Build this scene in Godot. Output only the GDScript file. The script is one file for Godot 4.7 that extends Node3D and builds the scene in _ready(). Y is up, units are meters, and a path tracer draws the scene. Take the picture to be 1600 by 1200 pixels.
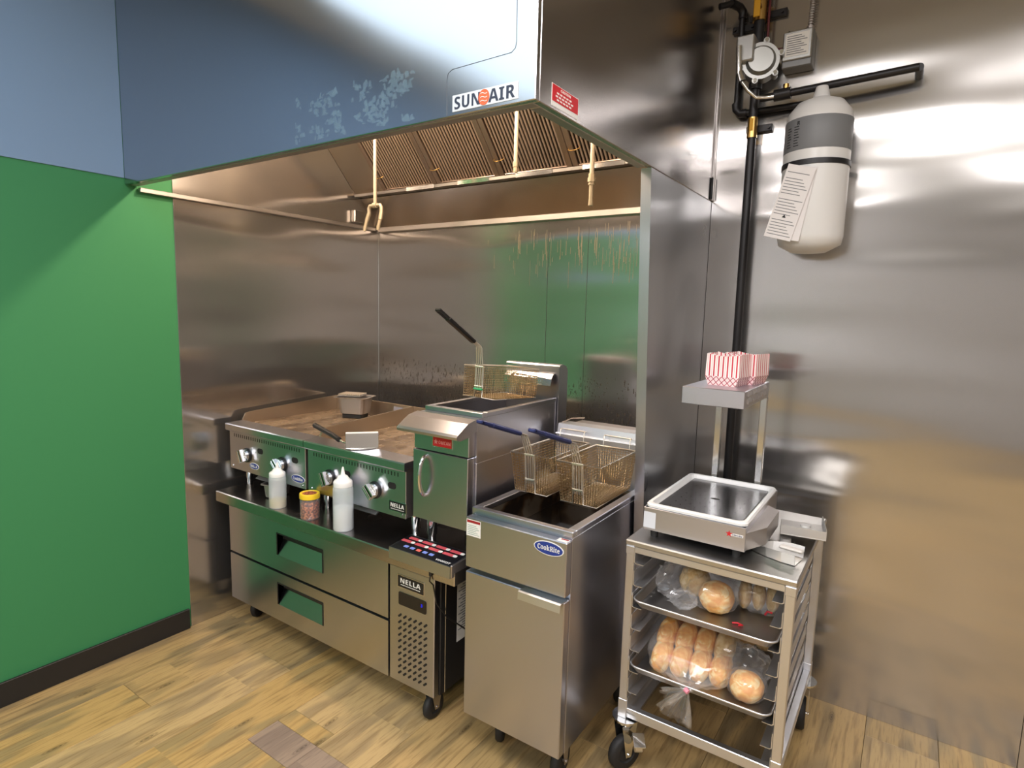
extends Node3D

# ---------------------------------------------------------------- mesh builder
class MB:
	var V := PackedVector3Array()
	var N := PackedVector3Array()
	var T := PackedVector2Array()
	var X := Transform3D()
	var own_uv := false
	func tri(a: Vector3, b: Vector3, c: Vector3, na = null, nb = null, nc = null, ua := Vector2.ZERO, ub := Vector2.ZERO, uc := Vector2.ZERO) -> void:
		var fn := (b - a).cross(c - a)
		if fn.length_squared() < 1e-18:
			return
		fn = fn.normalized()
		if na == null:
			na = fn; nb = fn; nc = fn
		var A := X * a
		var B := X * b
		var C := X * c
		var nb3 := X.basis.inverse().transposed()
		var p: Vector3 = (nb3 * (na as Vector3)).normalized()
		var q: Vector3 = (nb3 * (nb as Vector3)).normalized()
		var r: Vector3 = (nb3 * (nc as Vector3)).normalized()
		var g := (B - A).cross(C - A)
		if g.dot(p + q + r) > 0.0:      # front faces run clockwise
			V.append_array([A, C, B]); N.append_array([p, r, q]); T.append_array([ua, uc, ub])
		else:
			V.append_array([A, B, C]); N.append_array([p, q, r]); T.append_array([ua, ub, uc])
	func quad(a: Vector3, b: Vector3, c: Vector3, d: Vector3, want = null) -> void:
		var n := (b - a).cross(c - a)
		if n.length_squared() < 1e-16:
			n = (c - a).cross(d - a)
		n = n.normalized()
		if want != null and n.dot(want) < 0.0:
			n = -n
		tri(a, b, c, n, n, n); tri(a, c, d, n, n, n)
	func quad_uv(a: Vector3, b: Vector3, c: Vector3, d: Vector3, n: Vector3) -> void:
		# a bottom left, b bottom right, c top right, d top left
		own_uv = true
		tri(a, b, c, n, n, n, Vector2(0, 1), Vector2(1, 1), Vector2(1, 0))
		tri(a, c, d, n, n, n, Vector2(0, 1), Vector2(1, 0), Vector2(0, 0))
	func box(lo: Vector3, hi: Vector3, bev := 0.0) -> void:
		var c := (lo + hi) * 0.5
		var h := (hi - lo).abs() * 0.5
		var b := minf(bev, minf(h.x, minf(h.y, h.z)) * 0.9)
		for ax in 3:
			var u := (ax + 1) % 3
			var v := (ax + 2) % 3
			for s: float in [-1.0, 1.0]:
				var p := []
				for k in [[-1, -1], [1, -1], [1, 1], [-1, 1]]:
					var q := Vector3.ZERO
					q[ax] = h[ax] * s
					q[u] = (h[u] - b) * k[0]
					q[v] = (h[v] - b) * k[1]
					p.append(c + q)
				var n := Vector3.ZERO
				n[ax] = s
				quad(p[0], p[1], p[2], p[3], n)
		if b <= 0.0:
			return
		for ax in 3:
			var u := (ax + 1) % 3
			var v := (ax + 2) % 3
			for su: float in [-1.0, 1.0]:
				for sv: float in [-1.0, 1.0]:
					var p := []
					for k in [[-1, 0], [1, 0], [1, 1], [-1, 1]]:
						var q := Vector3.ZERO
						q[ax] = (h[ax] - b) * k[0]
						q[u] = (h[u] - (b if k[1] else 0.0)) * su
						q[v] = (h[v] - (0.0 if k[1] else b)) * sv
						p.append(c + q)
					var n := Vector3.ZERO
					n[u] = su; n[v] = sv
					quad(p[0], p[1], p[2], p[3], n)
		for sx: float in [-1.0, 1.0]:
			for sy: float in [-1.0, 1.0]:
				for sz: float in [-1.0, 1.0]:
					var m := Vector3(sx, sy, sz)
					var a := c + Vector3(h.x * sx, (h.y - b) * sy, (h.z - b) * sz)
					var d := c + Vector3((h.x - b) * sx, h.y * sy, (h.z - b) * sz)
					var e := c + Vector3((h.x - b) * sx, (h.y - b) * sy, h.z * sz)
					m = m.normalized()
					tri(a, d, e, m, m, m)
	func cyl(a: Vector3, b: Vector3, r0: float, r1 := -1.0, seg := 12, caps := true) -> void:
		if r1 < 0.0:
			r1 = r0
		var d := (b - a).normalized()
		var u := d.cross(Vector3.UP if absf(d.y) < 0.9 else Vector3.RIGHT).normalized()
		var w := d.cross(u)
		for i in seg:
			var t0 := TAU * i / seg
			var t1 := TAU * (i + 1) / seg
			var n0 := u * cos(t0) + w * sin(t0)
			var n1 := u * cos(t1) + w * sin(t1)
			var p0 := a + n0 * r0
			var p1 := a + n1 * r0
			var q0 := b + n0 * r1
			var q1 := b + n1 * r1
			tri(p0, p1, q1, n0, n1, n1)
			tri(p0, q1, q0, n0, n1, n0)
			if caps:
				tri(a, p0, p1, -d, -d, -d)
				tri(b, q0, q1, d, d, d)
	func tube(pts: Array, r: float, seg := 8) -> void:
		var rings := []
		var u := Vector3.ZERO
		for i in pts.size():
			var d: Vector3
			if i == 0:
				d = (pts[1] - pts[0]).normalized()
			elif i == pts.size() - 1:
				d = (pts[i] - pts[i - 1]).normalized()
			else:
				d = ((pts[i + 1] - pts[i]).normalized() + (pts[i] - pts[i - 1]).normalized()).normalized()
			if i == 0:
				u = d.cross(Vector3.UP if absf(d.y) < 0.9 else Vector3.RIGHT).normalized()
			else:
				u = (u - d * u.dot(d)).normalized()
			var w := d.cross(u)
			var ring := []
			for k in seg:
				var t := TAU * k / seg
				ring.append(u * cos(t) + w * sin(t))
			rings.append(ring)
		for i in pts.size() - 1:
			for k in seg:
				var m := (k + 1) % seg
				var n0: Vector3 = rings[i][k]
				var n1: Vector3 = rings[i][m]
				var n2: Vector3 = rings[i + 1][m]
				var n3: Vector3 = rings[i + 1][k]
				var p: Vector3 = pts[i]
				var q: Vector3 = pts[i + 1]
				tri(p + n0 * r, p + n1 * r, q + n2 * r, n0, n1, n2)
				tri(p + n0 * r, q + n2 * r, q + n3 * r, n0, n2, n3)
		for e in [0, pts.size() - 1]:
			var d: Vector3 = (pts[0] - pts[1]).normalized() if e == 0 else (pts[-1] - pts[-2]).normalized()
			for k in seg:
				tri(pts[e], pts[e] + rings[e][k] * r, pts[e] + rings[e][(k + 1) % seg] * r, d, d, d)
	func lathe(c: Vector3, prof: Array, seg := 20) -> void:
		# prof: Vector2(radius, height) from bottom to top
		for j in prof.size() - 1:
			var a: Vector2 = prof[j]
			var b: Vector2 = prof[j + 1]
			var e := b - a
			if e.length() < 1e-7:
				continue
			var nn := Vector2(e.y, -e.x).normalized()
			var na := nn
			var nb := nn
			if j > 0:
				var f: Vector2 = a - prof[j - 1]
				var m := Vector2(f.y, -f.x).normalized()
				if m.dot(nn) > 0.6:
					na = (m + nn).normalized()
			if j < prof.size() - 2:
				var f: Vector2 = prof[j + 2] - b
				var m := Vector2(f.y, -f.x).normalized()
				if m.dot(nn) > 0.6:
					nb = (m + nn).normalized()
			for i in seg:
				var t0 := TAU * i / seg
				var t1 := TAU * (i + 1) / seg
				var d0 := Vector3(cos(t0), 0, sin(t0))
				var d1 := Vector3(cos(t1), 0, sin(t1))
				var p0 := c + d0 * a.x + Vector3.UP * a.y
				var p1 := c + d1 * a.x + Vector3.UP * a.y
				var q0 := c + d0 * b.x + Vector3.UP * b.y
				var q1 := c + d1 * b.x + Vector3.UP * b.y
				var na0 := d0 * na.x + Vector3.UP * na.y
				var na1 := d1 * na.x + Vector3.UP * na.y
				var nb0 := d0 * nb.x + Vector3.UP * nb.y
				var nb1 := d1 * nb.x + Vector3.UP * nb.y
				tri(p0, p1, q1, na0, na1, nb1)
				tri(p0, q1, q0, na0, nb1, nb0)
	func prism(poly: PackedVector2Array, z0: float, z1: float, B := Transform3D()) -> void:
		# poly in local x,y; extruded along local z
		var keep := X
		X = X * B
		var idx := Geometry2D.triangulate_polygon(poly)
		for i in range(0, idx.size(), 3):
			var a := poly[idx[i]]
			var b := poly[idx[i + 1]]
			var c := poly[idx[i + 2]]
			tri(Vector3(a.x, a.y, z0), Vector3(b.x, b.y, z0), Vector3(c.x, c.y, z0), Vector3.FORWARD, Vector3.FORWARD, Vector3.FORWARD)
			tri(Vector3(a.x, a.y, z1), Vector3(b.x, b.y, z1), Vector3(c.x, c.y, z1), Vector3.BACK, Vector3.BACK, Vector3.BACK)
		var area := 0.0
		var n := poly.size()
		for i in n:
			area += poly[i].cross(poly[(i + 1) % n])
		var sgn := 1.0 if area > 0.0 else -1.0
		for i in n:
			var a := poly[i]
			var b := poly[(i + 1) % n]
			var e := b - a
			quad(Vector3(a.x, a.y, z0), Vector3(b.x, b.y, z0), Vector3(b.x, b.y, z1), Vector3(a.x, a.y, z1), Vector3(e.y, -e.x, 0) * sgn)
		X = keep
	func ell(c: Vector3, r: Vector3, B := Basis(), nu := 18, nv := 12, noise: FastNoiseLite = null, amp := 0.0, ex := 1.0, flat := false) -> void:
		var P := []
		for j in nv + 1:
			var row := []
			var ph := PI * j / nv
			for i in nu + 1:
				var th := TAU * (i % nu) / nu
				var d := Vector3(sin(ph) * cos(th), cos(ph), sin(ph) * sin(th))
				if ex != 1.0:
					d = Vector3(signf(d.x) * pow(absf(d.x), ex), signf(d.y) * pow(absf(d.y), ex), signf(d.z) * pow(absf(d.z), ex))
				var k := 1.0
				if noise:
					k += amp * noise.get_noise_3dv(d + c * 7.0)
				row.append(c + B * (d * r * k))
			P.append(row)
		var NN := []
		for j in nv + 1:
			var row := []
			for i in nu + 1:
				var ii := i % nu
				var l: Vector3 = P[j][(ii + nu - 1) % nu]
				var rr: Vector3 = P[j][(ii + 1) % nu]
				var up: Vector3 = P[maxi(j - 1, 0)][ii]
				var dn: Vector3 = P[mini(j + 1, nv)][ii]
				var q := (rr - l).cross(dn - up)
				var out: Vector3 = P[j][ii] - c
				if j == 0 or j == nv or q.length() < 1e-12:
					q = out
				if q.dot(out) < 0:
					q = -q
				row.append(q.normalized())
			NN.append(row)
		for j in nv:
			for i in nu:
				if flat:
					var w: Vector3 = P[j][i] - c
					var f1: Vector3 = (P[j][i + 1] - P[j][i]).cross(P[j + 1][i + 1] - P[j][i])
					var f2: Vector3 = (P[j + 1][i + 1] - P[j][i]).cross(P[j + 1][i] - P[j][i])
					if f1.length() > 1e-12:
						f1 = f1.normalized() * (1.0 if f1.dot(w) > 0 else -1.0)
						tri(P[j][i], P[j][i + 1], P[j + 1][i + 1], f1, f1, f1)
					if f2.length() > 1e-12:
						f2 = f2.normalized() * (1.0 if f2.dot(w) > 0 else -1.0)
						tri(P[j][i], P[j + 1][i + 1], P[j + 1][i], f2, f2, f2)
					continue
				tri(P[j][i], P[j][i + 1], P[j + 1][i + 1], NN[j][i], NN[j][i + 1], NN[j + 1][i + 1])
				tri(P[j][i], P[j + 1][i + 1], P[j + 1][i], NN[j][i], NN[j + 1][i + 1], NN[j + 1][i])
	func mesh() -> ArrayMesh:
		if not own_uv:
			for i in V.size():
				var n := N[i].abs()
				var p := V[i]
				if n.y >= n.x and n.y >= n.z:
					T[i] = Vector2(p.x, p.z)
				elif n.x >= n.z:
					T[i] = Vector2(p.z, -p.y)
				else:
					T[i] = Vector2(p.x, -p.y)
		var arr := []
		arr.resize(Mesh.ARRAY_MAX)
		arr[Mesh.ARRAY_VERTEX] = V
		arr[Mesh.ARRAY_NORMAL] = N
		arr[Mesh.ARRAY_TEX_UV] = T
		var m := ArrayMesh.new()
		m.add_surface_from_arrays(Mesh.PRIMITIVE_TRIANGLES, arr)
		return m

var org := Vector3.ZERO
var used := {}
var mats := {}
var rng := RandomNumberGenerator.new()

func v3(x: float, y: float, z: float) -> Vector3:
	return Vector3(x, y, z)

func mb() -> MB:
	var m := MB.new()
	m.X = Transform3D(Basis(), -org)
	return m

func numbered(called: String) -> String:
	if not used.has(called):
		used[called] = 0
		return called
	used[called] += 1
	return "%s_%03d" % [called, used[called]]

func thing(called: String, label: String, category: String, at := Vector3.ZERO, turn := 0.0, group := "") -> Node3D:
	var o := Node3D.new()
	o.name = numbered(called)
	add_child(o)
	o.position = at
	o.rotation.y = turn
	o.set_meta("label", label)
	o.set_meta("category", category)
	if group:
		o.set_meta("group", group)
	org = at if turn == 0.0 else Vector3.ZERO
	return o

func structure(called: String, label: String, at := Vector3.ZERO) -> Node3D:
	var o := thing(called, label, called.split("_")[0], at)
	o.set_meta("kind", "structure")
	return o

func part(parent: Node3D, called: String, m: MB, mat: Material, label := "", kind := "") -> MeshInstance3D:
	var o := MeshInstance3D.new()
	o.name = called
	o.mesh = m.mesh()
	o.material_override = mat
	parent.add_child(o, true)
	if label:
		o.set_meta("label", label)
	if kind:
		o.set_meta("kind", kind)
	return o

func single(called: String, m: MB, mat: Material, label: String, category: String, group := "") -> MeshInstance3D:
	# a thing that is one mesh; built with org already set
	var o := MeshInstance3D.new()
	o.name = numbered(called)
	o.mesh = m.mesh()
	o.material_override = mat
	add_child(o)
	o.position = org
	o.set_meta("label", label)
	o.set_meta("category", category)
	if group:
		o.set_meta("group", group)
	return o

func copy(o: Node3D, called: String, at: Vector3, turn: float, label: String) -> Node3D:
	var c: Node3D = o.duplicate()
	c.name = numbered(called)
	add_child(c)
	c.position = at
	c.rotation.y = turn
	c.set_meta("label", label)
	return c

func lettering(parent: Node3D, called: String, words: String, mid: Vector3, B: Basis, w: float, h: float, mat: Material, serif := false, italic := false) -> MeshInstance3D:
	# flat raised print; B.x runs along the text, B.y up the letters, B.z out of the surface
	var f := SystemFont.new()
	f.font_names = PackedStringArray(["Droid Serif" if serif else "Droid Sans"])
	f.font_weight = 700
	f.font_italic = italic
	var t := TextMesh.new()
	t.text = words
	t.font = f
	t.font_size = 64
	t.pixel_size = 0.01
	t.depth = 0.02
	t.curve_step = 2.0
	t.material = mat
	var bb := t.get_aabb()
	var o := MeshInstance3D.new()
	o.name = called
	o.mesh = t
	o.material_override = mat
	parent.add_child(o, true)
	var sx := w / maxf(bb.size.x, 0.01)
	var sy := h / maxf(bb.size.y, 0.01)
	var sz := 0.02
	var c := bb.get_center()
	o.transform = Transform3D(Basis(B.x * sx, B.y * sy, B.z * sz), mid - org - B.x * sx * c.x - B.y * sy * c.y)
	return o

func rrect(w: float, h: float, r: float, seg := 4) -> PackedVector2Array:
	var p := PackedVector2Array()
	for k in 4:
		var cx := (w * 0.5 - r) * (1.0 if k == 0 or k == 3 else -1.0)
		var cy := (h * 0.5 - r) * (1.0 if k < 2 else -1.0)
		for i in seg + 1:
			var t := PI * 0.5 * (k + float(i) / seg)
			p.append(Vector2(cx + r * cos(t), cy + r * sin(t)))
	return p

func oval(w: float, h: float, seg := 24) -> PackedVector2Array:
	var p := PackedVector2Array()
	for i in seg:
		p.append(Vector2(cos(TAU * i / seg) * w * 0.5, sin(TAU * i / seg) * h * 0.5))
	return p

# ---------------------------------------------------------------- materials
func srgb(r: int, g: int, b: int) -> Color:
	return Color(r / 255.0, g / 255.0, b / 255.0)

func plain(key: String, c: Color, rough := 0.5, metal := 0.0) -> StandardMaterial3D:
	if mats.has(key):
		return mats[key]
	var m := StandardMaterial3D.new()
	m.resource_name = key
	m.albedo_color = c
	m.roughness = rough
	m.metallic = metal
	mats[key] = m
	return m

func noise_tex(w: int, h: int, freq: float, oct := 4, seed_ := 1, ramp = null, kind := FastNoiseLite.TYPE_SIMPLEX_SMOOTH) -> NoiseTexture2D:
	var n := FastNoiseLite.new()
	n.seed = seed_
	n.noise_type = kind
	n.frequency = freq
	n.fractal_octaves = oct
	var t := NoiseTexture2D.new()
	t.width = w
	t.height = h
	t.seamless = true
	t.noise = n
	if ramp:
		t.color_ramp = ramp
	return t

func ramp(stops: Array) -> Gradient:
	var g := Gradient.new()
	var o := PackedFloat32Array()
	var c := PackedColorArray()
	for s in stops:
		o.append(s[0]); c.append(s[1])
	g.offsets = o
	g.colors = c
	return g

func painted(w: int, h: int, fn: Callable) -> ImageTexture:
	var im := Image.create(w, h, false, Image.FORMAT_RGB8)
	for y in h:
		for x in w:
			im.set_pixel(x, y, fn.call(x, y))
	return ImageTexture.create_from_image(im)

var t_wave: Texture2D
var t_smudge: Texture2D
var t_brush: Texture2D

func steel(key: String, c: Color, rough: float, aniso := 0.0, wave := 0.0, smudge := true, brush_vertical := true) -> StandardMaterial3D:
	var m := plain(key, c, rough, 1.0)
	if smudge:
		m.roughness_texture = t_smudge
		m.roughness_texture_channel = BaseMaterial3D.TEXTURE_CHANNEL_RED
		m.roughness = rough * 1.4
	m.uv1_scale = Vector3(0.8, 0.8, 0.8)
	if wave > 0.0:
		m.normal_enabled = true
		m.normal_texture = t_wave
		m.normal_scale = wave
	if aniso != 0.0:
		m.anisotropy_enabled = true
		m.anisotropy = aniso
	return m

var S_wall: StandardMaterial3D
var S_hood: StandardMaterial3D
var S_app: StandardMaterial3D      # appliance fronts
var S_dull: StandardMaterial3D
var S_chrome: StandardMaterial3D
var S_alu: StandardMaterial3D
var S_table: StandardMaterial3D
var K_black: StandardMaterial3D
var K_rubber: StandardMaterial3D
var K_dark: StandardMaterial3D
var P_white: StandardMaterial3D
var P_print: StandardMaterial3D
var C_red: StandardMaterial3D
var C_blue: StandardMaterial3D
var C_brass: StandardMaterial3D
var C_iron: StandardMaterial3D

const FRONT := Basis(Vector3(1, 0, 0), Vector3(0, 1, 0), Vector3(0, 0, 1))
const RIGHT := Basis(Vector3(0, 0, -1), Vector3(0, 1, 0), Vector3(1, 0, 0))

func make_materials() -> void:
	var wi := Image.create(256, 256, false, Image.FORMAT_RGBF)
	var terms := [[0, 1, 1.0, 0.3], [1, 1, 0.7, 1.9], [1, -2, 0.45, 4.0], [0, 3, 0.3, 2.2], [2, 3, 0.16, 0.9], [-1, 5, 0.12, 5.1], [3, 1, 0.2, 3.3], [1, 7, 0.05, 1.2]]
	for y in 256:
		for x in 256:
			var du := 0.0
			var dv := 0.0
			for q: Array in terms:
				var w: float = cos(TAU * (q[0] * x + q[1] * y) / 256.0 + q[3]) * q[2]
				du += w * q[0]
				dv += w * q[1]
			var nv := Vector3(-du * 0.06, -dv * 0.15, 1.0).normalized()
			wi.set_pixel(x, y, Color(nv.x * 0.5 + 0.5, nv.y * 0.5 + 0.5, nv.z * 0.5 + 0.5))
	t_wave = ImageTexture.create_from_image(wi)
	var si := Image.create(256, 256, false, Image.FORMAT_RF)
	rng.seed = 19
	var st := []
	for i in 14:
		st.append([rng.randi_range(-5, 5), rng.randi_range(-5, 5), rng.randf() * TAU])
	for y in 256:
		for x in 256:
			var h := 0.0
			for q: Array in st:
				h += sin(TAU * (q[0] * x + q[1] * y) / 256.0 + q[2])
			si.set_pixel(x, y, Color(0.71 + 0.022 * h, 0, 0))
	t_smudge = ImageTexture.create_from_image(si)
	S_wall = steel("wall steel sheet", srgb(196, 193, 190), 0.165, 0.8, 0.13, false)
	S_wall.metallic = 0.95
	S_wall.uv1_scale = Vector3(0.45, 1.1, 1.0)
	S_hood = steel("hood steel", srgb(198, 200, 204), 0.16, -0.4, 0.012, false)
	S_app = steel("appliance steel", srgb(190, 190, 198), 0.29, -0.7, 0.006, false)
	S_table = steel("worktop steel", srgb(184, 180, 178), 0.24, 0.35, 0.006)
	S_dull = steel("dull steel", srgb(186, 180, 176), 0.42, 0.0, 0.0)
	S_chrome = plain("chrome", srgb(215, 215, 213), 0.12, 1.0)
	S_alu = steel("aluminium", srgb(216, 217, 220), 0.4, 0.0, 0.0)
	K_black = plain("black plastic", srgb(24, 24, 26), 0.4)
	K_rubber = plain("black rubber", srgb(30, 29, 29), 0.65)
	K_dark = plain("dark painted sheet", srgb(32, 31, 31), 0.45)
	P_white = plain("white label", srgb(228, 226, 220), 0.6)
	P_print = plain("black print", srgb(30, 30, 34), 0.6)
	C_red = plain("red label", srgb(196, 34, 44), 0.45)
	C_blue = plain("blue label", srgb(34, 56, 132), 0.4)
	C_brass = plain("brass", srgb(196, 160, 96), 0.3, 1.0)
	C_iron = plain("black iron pipe", srgb(38, 37, 38), 0.42, 0.3)

func troffer(x0: float, x1: float, z0: float, z1: float, label: String, e: float, tint: Color) -> void:
	var t := thing("ceiling_light", label, "ceiling light", v3((x0 + x1) * 0.5, 3.05, (z0 + z1) * 0.5), 0.0, "recessed ceiling light panels")
	var m := mb()
	var f := 0.025
	m.box(v3(x0, 3.02, z0), v3(x1, 3.049, z0 + f)); m.box(v3(x0, 3.02, z1 - f), v3(x1, 3.049, z1))
	m.box(v3(x0, 3.02, z0 + f), v3(x0 + f, 3.049, z1 - f)); m.box(v3(x1 - f, 3.02, z0 + f), v3(x1, 3.049, z1 - f))
	part(t, "frame", m, P_white)
	m = mb()
	m.box(v3(x0 + f, 3.032, z0 + f), v3(x1 - f, 3.048, z1 - f))
	var g := StandardMaterial3D.new()
	g.albedo_color = Color(0.9, 0.9, 0.9)
	g.emission_enabled = true
	g.emission = tint
	g.emission_energy_multiplier = 1.2
	part(t, "diffuser", m, g)
	var l := AreaLight3D.new()
	l.name = "panel_light"
	l.area_size = Vector2(x1 - x0 - 2 * f, z1 - z0 - 2 * f)
	l.light_energy = e
	l.light_color = tint
	l.shadow_enabled = true
	l.area_range = 14.0
	t.add_child(l)
	l.rotation = Vector3(-PI / 2, 0, 0)
	l.position = v3(0, -0.022, 0)

func added_glow_panel(x0: float, x1: float, z0: float, z1: float) -> void:
	# glowing panel added in the ceiling so the hood front mirrors a pale sheen
	var t := thing("added_glow_panel", "added glowing panel in the ceiling, put there for the hood front to mirror", "added_glow_panel", v3((x0 + x1) * 0.5, 3.05, (z0 + z1) * 0.5))
	var m := mb()
	m.box(v3(x0, 3.034, z0), v3(x1, 3.049, z1))
	var panel_tint := Color(0.86, 0.94, 1.0)
	var g := StandardMaterial3D.new()
	g.albedo_color = Color(0.8, 0.8, 0.8)
	g.emission_enabled = true
	g.emission = panel_tint
	g.emission_energy_multiplier = 0.3
	part(t, "glowing_pane", m, g)
	var l := AreaLight3D.new()
	l.name = "added_panel_light"
	l.area_size = Vector2(x1 - x0, z1 - z0)
	l.light_energy = 1.25
	l.light_color = panel_tint
	l.shadow_enabled = true
	l.area_range = 14.0
	t.add_child(l)
	l.rotation = Vector3(-PI / 2, 0, 0)
	l.position = v3(0, -0.02, 0)

func _ready() -> void:
	rng.seed = 11
	# ---------------- camera
	var cam := Camera3D.new()
	cam.name = "camera"
	var yaw := 0.5933
	var pitch := -0.1239
	var roll := 0.0259
	cam.fov = rad_to_deg(2.0 * atan(600.0 / 925.51))
	cam.near = 0.02
	add_child(cam)
	cam.transform = Transform3D(Basis(Vector3.UP, yaw) * Basis(Vector3.RIGHT, pitch) * Basis(Vector3.BACK, roll), v3(2.8202, 1.5883, 2.6511))
	cam.current = true
	# ---------------- surroundings
	var we := WorldEnvironment.new()
	we.name = "surroundings"
	var env := Environment.new()
	env.background_mode = Environment.BG_COLOR
	env.background_color = Color(0.02, 0.02, 0.022)
	env.tonemap_mode = Environment.TONE_MAPPER_LINEAR
	env.tonemap_exposure = 1.3
	env.sdfgi_enabled = true
	env.ssao_enabled = true
	env.ssil_enabled = true
	we.environment = env
	add_child(we)
	make_materials()
	# ---------------- ceiling lights of the room
	var cool := Color(1.0, 0.985, 0.99)
	troffer(2.2, 2.8, 2.0, 3.2, "white ceiling light panel nearest the hood", 4.0, cool)
	troffer(3.5, 4.1, 1.6, 2.8, "white ceiling light panel at the right near the back wall", 2.6, cool)
	troffer(3.5, 4.1, 3.8, 5.0, "white ceiling light panel at the right far from the hood", 4.0, cool)
	troffer(1.0, 2.2, 5.2, 5.8, "white ceiling light panel by the far wall", 3.0, cool)
	troffer(0.5, 1.1, 4.4, 5.6, "white ceiling light panel added at the far left to brighten the green wall", 4.0, cool)  # added panel, lifts the brightness of the green wall
	added_glow_panel(0.36, 1.8, 2.1, 4.0)  # added for the pale sheen on the hood front
	build_room()
	build_hood()
	build_filters()
	build_suppression()
	build_chef_base()
	build_griddles()
	build_tabletop_fryer()
	build_floor_fryer()
	build_cart()
	build_wall_services()
	build_small_things()
	build_bread()

# ---------------------------------------------------------------- room
func plank_texture(seed_: int, base: Color, dark: Color, grey: Color) -> ImageTexture:
	var n := FastNoiseLite.new(); n.seed = seed_; n.frequency = 0.02; n.fractal_octaves = 4
	var p := FastNoiseLite.new(); p.seed = seed_ + 7; p.frequency = 0.008; p.fractal_octaves = 2
	return painted(160, 640, func(x: int, y: int) -> Color:
		var g := n.get_noise_2d(x * 3.2, y * 0.28)
		var f := n.get_noise_2d(x * 9.0 + 300.0, y * 0.7)
		var w := p.get_noise_2d(x * 1.6, y * 0.5)
		var c := base
		c = c.lerp(grey, clampf(w * 2.3 + 0.12, 0.0, 0.9))
		c = c.lerp(dark, clampf(g * 0.9 - 0.08, 0.0, 0.42))
		c = c.lerp(dark, clampf(f * 0.7 - 0.1, 0.0, 0.34))
		var knot := Vector2(fposmod(x + 20.0, 160.0) - 80.0, (fposmod(y + seed_ * 97.0, 320.0) - 160.0) * 0.35).length()
		if knot < 9.0:
			c = c.lerp(dark.darkened(0.35), (1.0 - knot / 9.0) * (0.6 + 0.4 * sin(knot * 2.2)))
		return c)

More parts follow.
